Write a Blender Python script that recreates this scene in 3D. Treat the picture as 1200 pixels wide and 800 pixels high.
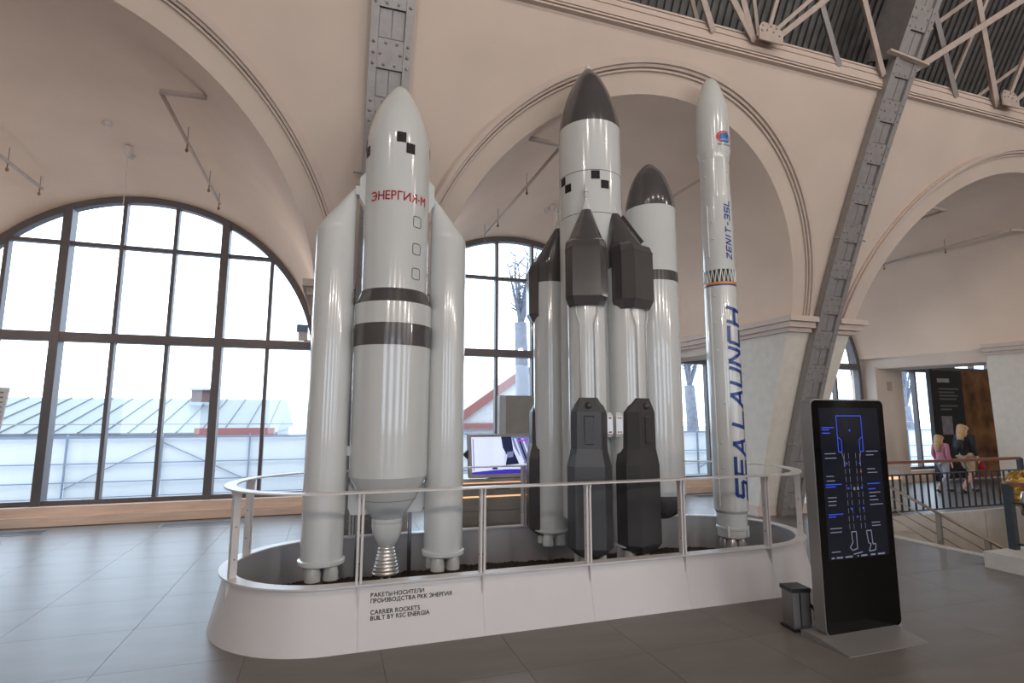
import bpy, bmesh, math, random
from mathutils import Vector, Matrix
random.seed(7)
PI = math.pi
sc = bpy.context.scene
for o in list(bpy.data.objects): bpy.data.objects.remove(o)
COL = sc.collection

# ------------------------------------------------------------------ camera
cam = bpy.data.cameras.new('camera'); cam.sensor_width = 36.0; cam.lens = 636.0 / 1200.0 * 36.0
cam.clip_start = 0.05; cam.clip_end = 300
cob = bpy.data.objects.new('camera', cam); COL.objects.link(cob)
YAW, PITCH, ROLL = 0.3194, 0.1337, 0.0016
fw = Vector((math.sin(YAW)*math.cos(PITCH), math.cos(YAW)*math.cos(PITCH), math.sin(PITCH)))
rt = Vector((math.cos(YAW), -math.sin(YAW), 0)); up = rt.cross(fw)
r2 = rt*math.cos(ROLL) + up*math.sin(ROLL); u2 = up*math.cos(ROLL) - rt*math.sin(ROLL)
M = Matrix((r2, u2, -fw)).transposed().to_4x4(); M.translation = Vector((0, 0, 1.6))
cob.matrix_world = M
sc.camera = cob

# ------------------------------------------------------------------ light
W = bpy.data.worlds.new('overcast_sky'); sc.world = W; W.use_nodes = True
bg = W.node_tree.nodes['Background']
bg.inputs['Color'].default_value = (0.70, 0.84, 1.0, 1); bg.inputs['Strength'].default_value = 5.0
def lamp(name, kind, loc, energy, color, size=0.1, rot=(0, 0, 0), sy=None):
    l = bpy.data.lights.new(name, kind); l.energy = energy; l.color = color
    if kind == 'AREA':
        l.size = size
        if sy: l.shape = 'RECTANGLE'; l.size_y = sy
    else: l.shadow_soft_size = size
    o = bpy.data.objects.new(name, l); COL.objects.link(o); o.location = loc; o.rotation_euler = rot
    return o
# upper row: hall lamps near the roof (outside the frame); lower row: added fill
for i, x in enumerate((-4.5, -1.5, 1.5, 4.5, 7.5, 11.0)):
    lamp('hall_spot_and_fill', 'POINT', (x, -1.5, 8.6), 160, (1.0, 0.86, 0.75), 0.10)
    lamp('hall_spot_and_fill', 'POINT', (x+1.2, -5.0, 4.7), 215, (1.0, 0.86, 0.75), 0.10)  # lower row added to brighten the undersides of the vaults
# small uplights on the imposts beside the windows
for x in (-4.5, -1.3, 2.0):
    lamp('impost_uplight', 'POINT', (x, 8.2, 3.0), 15, (1.0, 0.78, 0.6), 0.08)
vs = sc.view_settings
vs.view_transform = 'Standard'; vs.look = 'None'; vs.gamma = 1.0; vs.use_curve_mapping = False; vs.exposure = 0.0

# ------------------------------------------------------------------ materials
def lin(c):
    return tuple(((v/255)/12.92 if v/255 <= 0.04045 else ((v/255+0.055)/1.055)**2.4) for v in c)
MATS = {}
def mat(name, rgb, rough=0.5, metal=0.0, var=0.06, scale=6.0, bump=0.0, bscale=40.0, emit=None, estr=0.0, coat=0.0, spec=0.5, stretch=None):
    if name in MATS: return MATS[name]
    m = bpy.data.materials.new(name); m.use_nodes = True
    nt = m.node_tree; b = nt.nodes['Principled BSDF']; c = lin(rgb)
    b.inputs['Roughness'].default_value = rough; b.inputs['Metallic'].default_value = metal
    b.inputs['Specular IOR Level'].default_value = spec
    if coat: b.inputs['Coat Weight'].default_value = coat; b.inputs['Coat Roughness'].default_value = 0.04
    tc = nt.nodes.new('ShaderNodeTexCoord'); src = tc.outputs['Object']
    if stretch:
        mp = nt.nodes.new('ShaderNodeMapping'); mp.inputs['Scale'].default_value = stretch
        nt.links.new(src, mp.inputs['Vector']); src = mp.outputs['Vector']
    nz = nt.nodes.new('ShaderNodeTexNoise'); nz.inputs['Scale'].default_value = scale; nz.inputs['Detail'].default_value = 5
    nt.links.new(src, nz.inputs['Vector'])
    rp = nt.nodes.new('ShaderNodeValToRGB')
    rp.color_ramp.elements[0].position = 0.3; rp.color_ramp.elements[1].position = 0.7
    rp.color_ramp.elements[0].color = tuple(max(0, v*(1-var)) for v in c)+(1,)
    rp.color_ramp.elements[1].color = tuple(min(1, v*(1+var)) for v in c)+(1,)
    nt.links.new(nz.outputs['Fac'], rp.inputs['Fac']); nt.links.new(rp.outputs['Color'], b.inputs['Base Color'])
    if bump:
        n2 = nt.nodes.new('ShaderNodeTexNoise'); n2.inputs['Scale'].default_value = bscale; n2.inputs['Detail'].default_value = 4
        nt.links.new(src, n2.inputs['Vector'])
        bp = nt.nodes.new('ShaderNodeBump'); bp.inputs['Strength'].default_value = bump; bp.inputs['Distance'].default_value = 0.02
        nt.links.new(n2.outputs['Fac'], bp.inputs['Height']); nt.links.new(bp.outputs['Normal'], b.inputs['Normal'])
    if emit:
        b.inputs['Emission Color'].default_value = lin(emit)+(1,); b.inputs['Emission Strength'].default_value = estr
    MATS[name] = m
    return m
def glassmat():
    m = bpy.data.materials.new('window_glass'); m.use_nodes = True; nt = m.node_tree; nt.nodes.clear()
    out = nt.nodes.new('ShaderNodeOutputMaterial'); mx = nt.nodes.new('ShaderNodeMixShader')
    t = nt.nodes.new('ShaderNodeBsdfTransparent'); t.inputs['Color'].default_value = (0.95, 0.98, 1.0, 1)
    g = nt.nodes.new('ShaderNodeBsdfGlossy'); g.inputs['Roughness'].default_value = 0.02
    mx.inputs['Fac'].default_value = 0.06
    nt.links.new(t.outputs[0], mx.inputs[1]); nt.links.new(g.outputs[0], mx.inputs[2]); nt.links.new(mx.outputs[0], out.inputs[0])
    MATS['window_glass'] = m; return m
GLASS = glassmat()
PLASTER = mat('plaster', (207, 191, 177), 0.85, var=0.05, scale=1.3, bump=0.12, bscale=3.0)
VAULT = mat('vault_plaster', (228, 205, 184), 0.9, var=0.07, scale=0.8, bump=0.2, bscale=2.2)
PIER = mat('pier_plaster', (214, 207, 195), 0.85, var=0.05, scale=8, bump=0.1, bscale=60)
TRIM = mat('moulding_plaster', (203, 186, 174), 0.8, var=0.03)
IRON = mat('painted_iron', (150, 146, 144), 0.42, 0.25, var=0.08, scale=14, bump=0.15, bscale=30)
IRONLT = mat('light_painted_iron', (186, 170, 160), 0.55, 0.0, var=0.1, scale=12)
DECK = mat('corrugated_steel', (92, 92, 90), 0.5, 0.3, var=0.15, scale=5)
FRAME = mat('window_frame_paint', (92, 86, 87), 0.5, var=0.05)
WOOD = mat('sill_wood', (232, 202, 180), 0.45, var=0.12, scale=3, stretch=(0.6, 6, 6))
TILE = mat('floor_tile', (114, 108, 104), 0.36, var=0.12, spec=0.3, scale=2.0, bump=0.03, bscale=5, stretch=(0.7, 2.4, 1))
GROUT = mat('tile_grout', (96, 91, 89), 0.8)
STONE = mat('pale_stone', (190, 184, 175), 0.6, var=0.08, scale=5)
WHITEP = mat('rocket_white_paint', (208, 211, 210), 0.16, var=0.02, scale=3, coat=0.6)
GREYP = mat('rocket_grey_paint', (78, 75, 76), 0.2, var=0.04, coat=0.5)
PODG = mat('pod_grey_paint', (66, 65, 67), 0.32, var=0.05)
BLACKP = mat('black_paint', (16, 16, 19), 0.4, spec=0.3)
REDP = mat('red_lettering', (196, 40, 44), 0.3)
BLUEP = mat('blue_lettering', (28, 62, 138), 0.3)
ORANGE = mat('orange_stripe', (222, 142, 40), 0.3)
LINE = mat('panel_line', (88, 86, 84), 0.5)
CHROME = mat('nozzle_metal', (214, 212, 210), 0.28, 0.75, var=0.04)
STEEL = mat('brushed_steel', (150, 150, 152), 0.35, 0.85)
PODIUM = mat('podium_white_paint', (212, 208, 207), 0.35, var=0.015)
INNER = mat('podium_inner_paint', (186, 184, 186), 0.5, var=0.02)
INK = mat('dark_print', (60, 52, 52), 0.5)
SOIL = mat('dark_soil', (66, 58, 52), 0.95, var=0.4, scale=40, bump=0.8, bscale=50)
KFRAME = mat('kiosk_silver', (146, 144, 143), 0.4, 0.4, var=0.02)
KBLACK = mat('kiosk_black_glass', (6, 6, 7), 0.08, var=0.0, spec=0.2)
KSCREEN = mat('kiosk_screen', (10, 11, 15), 0.1, var=0.0, spec=0.25, emit=(30, 34, 48), estr=0.35)
GBLUE = mat('screen_blue', (10, 20, 90), 0.4, emit=(46, 82, 235), estr=0.7)
GWHITE = mat('screen_white', (60, 60, 70), 0.4, emit=(170, 178, 205), estr=0.30)
GRED = mat('screen_red', (60, 5, 5), 0.4, emit=(220, 30, 20), estr=0.8)
DARKPL = mat('dark_plastic', (34, 35, 40), 0.4)
TVB = mat('screen_bezel', (196, 184, 178), 0.4)

# ------------------------------------------------------------------ mesh helpers
ORI = {}
class MB:
    def __init__(s): s.v = []; s.f = []
    def add(s, vs_, fs_):
        n = len(s.v); s.v += [tuple(p) for p in vs_]; s.f += [tuple(i+n for i in f) for f in fs_]; return s
    def box(s, x0, x1, y0, y1, z0, z1):
        return s.add([(x0,y0,z0),(x1,y0,z0),(x1,y1,z0),(x0,y1,z0),(x0,y0,z1),(x1,y0,z1),(x1,y1,z1),(x0,y1,z1)],
                     [(3,2,1,0),(4,5,6,7),(0,1,5,4),(1,2,6,5),(2,3,7,6),(3,0,4,7)])
    def loft(s, secs, close=True, cap=True):
        n = len(secs[0]); vv = [p for q in secs for p in q]; ff = []
        for i in range(len(secs)-1):
            for j in range(n if close else n-1):
                k = (j+1) % n
                ff.append((i*n+j, i*n+k, (i+1)*n+k, (i+1)*n+j))
        if cap and close:
            ff.append(tuple(reversed(range(n)))); ff.append(tuple(range((len(secs)-1)*n, len(secs)*n)))
        return s.add(vv, ff)
    def prism(s, poly, z0, z1):
        return s.loft([[(x, y, z0) for x, y in poly], [(x, y, z1) for x, y in poly]])
    def prismy(s, poly, y0, y1):   # poly in (x,z), counter-clockwise seen from -y
        return s.loft([[(x, y1, z) for x, z in poly], [(x, y0, z) for x, z in poly]])
    def lathe(s, prof, cx, cy, n=40, cap=True):
        secs = [[(cx+r*math.cos(2*PI*i/n), cy+r*math.sin(2*PI*i/n), z) for i in range(n)] for r, z in prof]
        return s.loft(secs, True, cap)
    def tube(s, pts, r, n=8, r_end=None):
        pts = [Vector(p) for p in pts]; secs = []
        d0 = (pts[1]-pts[0]).normalized(); a = Vector((0,0,1)) if abs(d0.z) < 0.9 else Vector((1,0,0))
        u = d0.cross(a).normalized()
        for i, p in enumerate(pts):
            if i == 0: d = pts[1]-pts[0]
            elif i == len(pts)-1: d = pts[-1]-pts[-2]
            else: d = (pts[i+1]-pts[i]).normalized()+(pts[i]-pts[i-1]).normalized()
            d.normalize(); u = (u - d*u.dot(d)).normalized(); w = d.cross(u)
            rr = r if r_end is None else r+(r_end-r)*i/(len(pts)-1)
            secs.append([p+(u*math.cos(2*PI*k/n)+w*math.sin(2*PI*k/n))*rr for k in range(n)])
        return s.loft(secs)
    def bar(s, a, b, w, h, upv=(0,0,1)):   # rectangular bar from a to b
        a = Vector(a); b = Vector(b); d = (b-a).normalized(); u = Vector(upv); u = u - d*u.dot(d)
        if u.length < 1e-4: u = Vector((1,0,0)); u = u-d*u.dot(d)
        u.normalize(); w_ = d.cross(u)
        q = [(w_*(-w/2)+u*(-h/2)), (w_*(w/2)+u*(-h/2)), (w_*(w/2)+u*(h/2)), (w_*(-w/2)+u*(h/2))]
        return s.loft([[a+p for p in q], [b+p for p in q]])
    def dome(s, p, nrm, r, n=6):
        p = Vector(p); nrm = Vector(nrm).normalized(); a = Vector((1,0,0)) if abs(nrm.x) < 0.9 else Vector((0,1,0))
        u = nrm.cross(a).normalized(); w = nrm.cross(u)
        secs = [[p+(u*math.cos(2*PI*k/n)+w*math.sin(2*PI*k/n))*r*c+nrm*r*h for k in range(n)] for c, h in ((1,0),(0.75,0.55),(0.1,0.85))]
        return s.loft(secs)
    def ball(s, c, r, n=12, m=8, sz=1.0):
        secs = []
        for i in range(m+1):
            a = -PI/2+PI*i/m; rr = max(1e-4, r*math.cos(a))
            secs.append([(c[0]+rr*math.cos(2*PI*k/n), c[1]+rr*math.sin(2*PI*k/n), c[2]+r*sz*math.sin(a)) for k in range(n)])
        return s.loft(secs)
def obj(name, mb, material, parent=None, smooth=False, kind=None, label=None, cat=None, group=None, origin=None, angle=None):
    if origin is None: origin = ORI.get(parent.name, (0,0,0)) if parent else None
    if origin is None:
        xs = [p[0] for p in mb.v]; ys = [p[1] for p in mb.v]; zs = [p[2] for p in mb.v]
        origin = ((min(xs)+max(xs))/2, (min(ys)+max(ys))/2, min(zs))
    me = bpy.data.meshes.new(name)
    me.from_pydata([(p[0]-origin[0], p[1]-origin[1], p[2]-origin[2]) for p in mb.v], [], mb.f)
    bm = bmesh.new(); bm.from_mesh(me); bmesh.ops.recalc_face_normals(bm, faces=bm.faces); bm.to_mesh(me); bm.free()
    me.materials.append(material)
    if smooth:
        me.polygons.foreach_set('use_smooth', [True]*len(me.polygons))
        if angle is not None: me.set_sharp_from_angle(angle=math.radians(angle))
    o = bpy.data.objects.new(name, me); COL.objects.link(o)
    if parent: o.parent = parent
    else: o.location = origin
    ORI[o.name] = origin
    if kind: o['kind'] = kind
    tag(o, label, cat, group)
    return o
def tag(o, label=None, cat=None, group=None):
    if label: o['label'] = label
    if cat: o['category'] = cat
    if group: o['group'] = group
def thing(name, label, cat, loc=(0,0,0), group=None, kind=None):
    o = bpy.data.objects.new(name, None); COL.objects.link(o); o.location = loc; o.empty_display_size = 0.1
    ORI[o.name] = tuple(loc)
    if kind: o['kind'] = kind
    tag(o, label, cat, group)
    return o
def struct(name, loc=(0,0,0)):
    return thing(name, None, None, loc, kind='structure')
def copy_obj(src, parent, loc):
    c = src.copy(); COL.objects.link(c); c.parent = parent; c.location = loc; return c
def text2d(s, size, align='LEFT', bold=0.0, space=1.0):
    cu = bpy.data.curves.new('t', 'FONT'); cu.body = s; cu.size = size; cu.align_x = align; cu.offset = 0.0
    cu.space_character = space; cu.resolution_u = 3
    to = bpy.data.objects.new('t', cu); COL.objects.link(to)
    dg = bpy.context.evaluated_depsgraph_get(); dg.update()
    me = bpy.data.meshes.new_from_object(to.evaluated_get(dg))
    mb = MB().add([tuple(v.co) for v in me.vertices], [tuple(p.vertices) for p in me.polygons])
    if bold:
        base = MB().add(mb.v, mb.f)
        for ox, oy in ((bold, 0), (0, bold), (bold, bold)): mb.add([(x+ox, y+oy, z+ox*.02+oy*.03) for x, y, z in base.v], base.f)
    bpy.data.objects.remove(to); bpy.data.curves.remove(cu); bpy.data.meshes.remove(me)
    return mb
CYR = {'А': 'A', 'В': 'B', 'Е': 'E', 'К': 'K', 'М': 'M', 'Н': 'H', 'О': 'O', 'Р': 'P', 'С': 'C', 'Т': 'T', 'З': '3'}
def caps2d(s, size, align='LEFT', bold=0.0, gap=0.09, narrow=1.0):
    """capital lettering set glyph by glyph (Cyrillic forms built from clean outlines)"""
    def raw(ch):
        m = text2d(ch, size); x0 = min(p[0] for p in m.v); m.v = [(x-x0, y, 0) for x, y, z in m.v]; return m
    hh = raw('H'); cap = max(p[1] for p in hh.v); stem = size*.085
    fcap = max(p[1] for p in raw('П').v)
    def mirror(m): w = max(p[0] for p in m.v); m.v = [(w-x, y, 0) for x, y, z in m.v]; return m
    def flip(m): m.v = [(x, cap-y, 0) for x, y, z in m.v]; return m
    def bar_(m, x0, x1, y0, y1): m.add([(x0, y0, 0), (x1, y0, 0), (x1, y1, 0), (x0, y1, 0)], [(0, 1, 2, 3)]); return m
    out = MB(); pen = 0.0
    for ch in s:
        if ch == ' ': pen += size*.28; continue
        if ch == '-': m = bar_(MB(), 0, size*.22, cap*.36, cap*.36+stem*.9)
        elif ch == 'И': m = mirror(raw('N'))
        elif ch == 'Я': m = mirror(raw('R'))
        elif ch == 'Г': m = flip(raw('L'))
        elif ch == 'Э':
            m = mirror(raw('C')); w = max(p[0] for p in m.v); bar_(m, w*.3, w*.95, cap*.5-stem/2, cap*.5+stem/2)
        elif ch == 'Ы':
            m = flip(raw('P')); w = max(p[0] for p in m.v); bar_(m, w+size*.07, w+size*.07+stem, 0, cap)
        elif ch in CYR: m = raw(CYR[ch])
        elif ord(ch) > 127: m = raw(ch); m.v = [(x*cap/fcap, y*cap/fcap, 0) for x, y, z in m.v]
        else: m = raw(ch)
        out.add([((x+pen)*narrow, y, 0) for x, y, z in m.v], m.f); pen += max(p[0] for p in m.v)+size*gap
    if align == 'CENTER': w = (pen-size*gap)*narrow/2; out.v = [(x-w, y, z) for x, y, z in out.v]
    if bold:
        base = MB().add(out.v, out.f)
        for ox, oy in ((bold, 0), (0, bold), (bold, bold)): out.add([(x+ox, y+oy, z) for x, y, z in base.v], base.f)
    return out
def slice_u(mb, step):
    bm = bmesh.new(); vv = [bm.verts.new(p) for p in mb.v]
    for f in mb.f:
        try: bm.faces.new([vv[i] for i in f])
        except ValueError: pass
    lo = min(p[0] for p in mb.v); hi = max(p[0] for p in mb.v); x = lo+step
    while x < hi:
        bmesh.ops.bisect_plane(bm, geom=bm.verts[:]+bm.edges[:]+bm.faces[:], plane_co=(x,0,0), plane_no=(1,0,0)); x += step
    bm.verts.index_update()
    out = MB().add([tuple(v.co) for v in bm.verts], [tuple(v.index for v in f.verts) for f in bm.faces]); bm.free()
    return out
def wrap(mb, cx, cy, R, th0, z0, eps=0.003):   # u -> arc, v -> z ; angle 0 faces -Y, positive to +X
    out = MB(); out.f = list(mb.f)
    for u, v, w in mb.v:
        r = (R(z0+v) if callable(R) else R)+eps; a = th0+u/(R(z0+v) if callable(R) else R)
        out.v.append((cx+r*math.sin(a), cy-r*math.cos(a), z0+v))
    return out
def grid2(u0, u1, v0, v1, nu=6, nv=2):
    mb = MB()
    mb.v = [(u0+(u1-u0)*i/nu, v0+(v1-v0)*j/nv, 0) for j in range(nv+1) for i in range(nu+1)]
    mb.f = [(j*(nu+1)+i, j*(nu+1)+i+1, (j+1)*(nu+1)+i+1, (j+1)*(nu+1)+i) for j in range(nv) for i in range(nu)]
    return mb

# ================================================================== ARCHITECTURE
def YN(z): return 7.2-0.26*z-0.021*z*z
def DY(z): return -0.26-0.042*z
RIBS = (0.415, 7.1, 13.79)
BAYS = (-2.93, 3.76, 10.44, 17.13)
WINS = (-2.92, 3.35, 9.65, 16.0)
RI, ZC, ZI = 2.73, 2.70, 2.95
HWI = math.sqrt(RI**2-(ZI-ZC)**2)
WR, WZC, WY = 2.62, 2.44, 10.0
SILL = 0.26
def bay_c(k, y):   # axis of a vault at depth y (the two far bays run slightly askew)
    t = min(1, max(0, (y-6.3)/3.68)) if k >= 2 else (lambda s: s*s*(3-2*s))(min(1, max(0, (y-8.8)/1.18)))
    return BAYS[k]+(WINS[k]-BAYS[k])*t
def edge_r(k, y): return bay_c(k, y)+HWI
def edge_l(k, y): return bay_c(k, y)-HWI

# ---- floor of separate tiles with a stair well cut out
WELL = (7.25, 11.6, 4.25, 6.5)
FL = obj('floor', MB().box(-14, WELL[0], -16, 10.2, -0.3, -0.006).box(WELL[1], 24, -16, 10.2, -0.3, -0.006)
         .box(WELL[0], WELL[1], -16, WELL[2], -0.3, -0.006).box(WELL[0], WELL[1], WELL[3], 10.2, -0.3, -0.006), GROUT, kind='structure', origin=(0,0,0))
PX, PY = 0.86, 0.77
tm = MB().box(0.0015, PX-0.0015, 0.0015, PY-0.0015, -0.03, 0.0)
first = None; rest = MB()
for j in range(-2, 8):
    y = 4.22+j*PY
    for i in range(-14, 18):
        x = -1.33+i*PX
        # only tiles the photograph can show
        ax = (x+PX/2)*math.cos(YAW)-(y+PY/2)*math.sin(YAW); ad = (x+PX/2)*math.sin(YAW)+(y+PY/2)*math.cos(YAW)
        far = ad < 1.8 or abs(ax) > ad*0.98+0.9
        if y+PY > 10.02: continue
        x1 = x+PX; y1 = y+PY
        if x1 > WELL[0]-0.12 and x < WELL[1] and y1 > WELL[2]-0.1 and y < WELL[3]: continue
        if -0.4 < x and x1 < 4.2 and y > 4.2 and y1 < 5.8: continue
        if far: rest.add([(px+x, py+y, pz) for px, py, pz in tm.v], tm.f); continue
        if first is None:
            first = obj('tile', MB().add(tm.v, tm.f), TILE, FL, origin=(0,0,0)); first.location = (x, y, 0)
        else: copy_obj(first, FL, (x, y, 0))
obj('outlying_tiles', rest, TILE, FL, kind='stuff')
obj('far_paving', MB().box(-14, 24, -16, 4.22-2*PY, -0.03, 0.0).box(9.0, 24, WELL[3]+0.01, 10.0, -0.028, -0.002)
    .box(WELL[1], 24, 2.68, WELL[3]+0.01, -0.028, -0.002).box(6.4, 7.15, 3.4, 6.6, -0.03, -0.002)
    .box(WELL[0]-0.2, WELL[1]+.2, 2.68, WELL[2], -0.03, -0.002), TILE, FL)
obj('well_border', MB().box(WELL[0]-0.13, WELL[0], WELL[2], WELL[3]+0.1, -0.3, 0.012), STONE, FL)

# ---- nave wall with arched openings (curving inwards)
ns = MB()
def add_nave(x0, x1, low):
    n = max(1, int((x1-x0)/0.07)); rows = 16; vv = []; ff = []
    for i in range(n+1):
        x = x0+(x1-x0)*i/n; zl = low(x)
        for j in range(rows+1):
            z = zl+(6.1-zl)*j/rows; vv.append((x, YN(z)+0.07, z))
    for i in range(n):
        for j in range(rows):
            a = i*(rows+1)+j; ff.append((a, a+rows+1, a+rows+2, a+1))
    ns.add(vv, ff)
add_nave(-14, -6.3, lambda x: 0); add_nave(-6.3, BAYS[0]-HWI, lambda x: ZI)
for k, c in enumerate(BAYS):
    add_nave(c-HWI, c+HWI, lambda x: ZC+math.sqrt(max((ZI-ZC)**2, RI**2-(x-c)**2)))
    if k < 3: add_nave(c+HWI, BAYS[k+1]-HWI, lambda x: ZI)
add_nave(BAYS[-1]+HWI, 24, lambda x: 0)
obj('wall_nave', ns, PLASTER, kind='structure', smooth=True)

# ---- barrel vaults with embrasures towards the windows
for k, c in enumerate(BAYS):
    cw = WINS[k]; secs = []; n = 48
    p0 = math.asin((ZI-ZC)/RI)
    YS = (None, 7.0, 7.8, 8.8, 9.2, 9.6, 9.98)
    for t, y in enumerate(YS):
        sec = []
        for i in range(n+1):
            a = p0+(PI-2*p0)*i/n
            if t <= 3:
                z = ZC+RI*math.sin(a); yy = YN(z)+0.07 if y is None else y
                if y is not None: yy = max(y, YN(z)+0.1)
                x = (c if y is None else bay_c(k, yy))+RI*math.cos(a)
            else:
                s = (y-8.8)/1.18; s = s*s*(3-2*s)
                cc = bay_c(k, y); R = RI+(WR+0.05-RI)*s; zc = ZC+(WZC-ZC)*s
                q0 = math.asin((ZI-zc)/R); a2 = q0+(PI-2*q0)*i/n
                x = cc+R*math.cos(a2); z = zc+R*math.sin(a2); yy = y
            sec.append((x, yy, z))
        secs.append(sec)
    obj('ceiling' if k == 0 else 'ceiling.%03d' % k, MB().loft(secs, close=False), VAULT, kind='structure', smooth=True, origin=(c, 8, ZI))

# ---- arch mouldings: fascia edge, fillets and outer roll following the wall
def arch_sweep(c, r0, r1, d0, d1, n=56):
    mb = MB(); secs = []
    ang0 = math.asin((ZI-ZC)/r0)
    for i in range(n+1):
        a = ang0+(PI-2*ang0)*i/n; sec = []
        for r, d in ((r0, d0), (r1, d0), (r1, d1), (r0, d1)):
            z = ZC+r*math.sin(a); sec.append((c+r*math.cos(a), YN(z)+0.07-d, z))
        secs.append(sec)
    return mb.loft(secs)
for k, c in enumerate(BAYS[:3]):
    m = arch_sweep(c, 2.945, 2.965, -0.05, 0.03); q = arch_sweep(c, 2.975, 3.0, -0.05, 0.05); m.add(q.v, q.f)
    q = arch_sweep(c, 3.0, 3.05, -0.05, 0.08); m.add(q.v, q.f)
    q = arch_sweep(c, 3.05, 3.075, -0.05, 0.035); m.add(q.v, q.f)
    obj('trim_%d' % (k+1), m, TRIM, kind='structure', smooth=True, angle=35)

# ---- piers, passages, imposts
def pier(k, xr):
    mb = MB(); secs = []
    xl, xh = BAYS[k]+HWI, BAYS[k+1]-HWI
    yb = 7.57 if k == 2 else 8.0
    for i in range(9):
        z = ZI*i/8; t = 0.06*(1-z/ZI); y = YN(z)+0.075
        secs.append([(edge_r(k, y)+t, y, z), (edge_l(k+1, y)-t, y, z), (edge_l(k+1, yb)-t, yb, z), (edge_r(k, yb)+t, yb, z)])
    mb.loft(secs)
    obj('wall_pier_%d' % (k+1), mb, PIER, kind='structure')
    l = MB(); ys = [yb-.01, 8.4, 8.8, 9.2, 9.6, 10.02]
    l.loft([[(edge_r(k, y)-.002, y, 2.70), (edge_l(k+1, y)+.002, y, 2.70), (edge_l(k+1, y)+.002, y, ZI+.02), (edge_r(k, y)-.002, y, ZI+.02)] for y in ys])
    obj('wall_lintel_%d' % (k+1), l, PLASTER, kind='structure')
    # impost moulding: front (two sides of the rib) and along the pier sides
    tr = MB()
    for (h0, h1, p) in ((2.98, 3.06, 0.14), (2.90, 2.98, 0.10), (2.84, 2.90, 0.05)):
        y = YN((h0+h1)/2)+0.07
        for a, b in ((xl-p, xr-0.22), (xr+0.22, xh+p)): tr.box(a, b, y-p, y+0.25, h0, h1)
        ye = 9.3 if k == 1 else yb
        p2 = p-.005; yn = [y+.23+(ye-y-.23)*q/4 for q in range(5)]
        tr.loft([[(edge_r(k, v)-p2, v, h0+.001), (edge_r(k, v)+.06, v, h0+.001), (edge_r(k, v)+.06, v, h1-.001), (edge_r(k, v)-p2, v, h1-.001)] for v in yn])
        yn = [y+.23+(yb-y-.23)*q/4 for q in range(5)]
        tr.loft([[(edge_l(k+1, v)-.06, v, h0+.001), (edge_l(k+1, v)+p2, v, h0+.001), (edge_l(k+1, v)+p2, v, h1-.001), (edge_l(k+1, v)-.06, v, h1-.001)] for v in yn])
    obj('trim_%d' % (k+5), tr, TRIM, kind='structure')
    b = MB().box(xl+0.03, xr-0.22, YN(0)+0.03, YN(0)+0.3, 0, 0.16).box(xr+0.22, xh-0.03, YN(0)+0.03, YN(0)+0.3, 0, 0.16)
    obj('baseboard_pier_%d' % (k+1), b, TRIM, kind='structure')
for k, xr in enumerate(RIBS): pier(k, xr)
obj('wall_bay_end', MB().loft([[(-6.3, YN(z)+.08, z), (BAYS[0]-HWI, YN(z)+.08, z), (BAYS[0]-HWI, 10, z), (-6.3, 10, z)] for z in (0, .7, 1.4, 2.1, ZI+.01)]), PIER, kind='structure')

# ---- window wall
ww = MB()
def arch_wall(cx, x0, x1, y, top=6.4, sgn=1):
    n = 60; vv = []; ff = []
    for i in range(n+1):
        x = x0+(x1-x0)*i/n; dx = x-cx
        zl = WZC+math.sqrt(max(0, (WR+0.03)**2-dx*dx)) if abs(dx) < WR+0.03 else WZC
        vv += [(x, y, zl), (x, y, top)]
    for i in range(n): ff.append((2*i, 2*i+2, 2*i+3, 2*i+1))
    ww.add(vv, ff)
for c in WINS:
    for y in (9.97, 10.2): arch_wall(c, c-WR-0.03, c+WR+0.03, y)
edges = [-14]+[e for c in WINS for e in (c-WR-0.03, c+WR+0.03)]+[24]
for i in range(0, len(edges), 2): ww.box(edges[i], edges[i+1], 9.97, 10.2, 0, 6.4)
obj('wall_window', ww, PLASTER, kind='structure')
for i in range(1, 4):
    a, b = edges[2*i], edges[2*i+1]
    p = MB().box(a+0.07, b-0.1, 9.62, 9.99, 0, 2.74)
    obj('wall_pilaster_%d' % i, p, PLASTER, kind='structure')
    if i == 3: obj('junction_box', MB().box(12.72, 12.86, 9.6, 9.63, 2.18, 2.4), mat('box_beige', (172, 156, 142), 0.5), label='small beige junction box on the pilaster beside the dark banner', cat='junction box')

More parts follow.
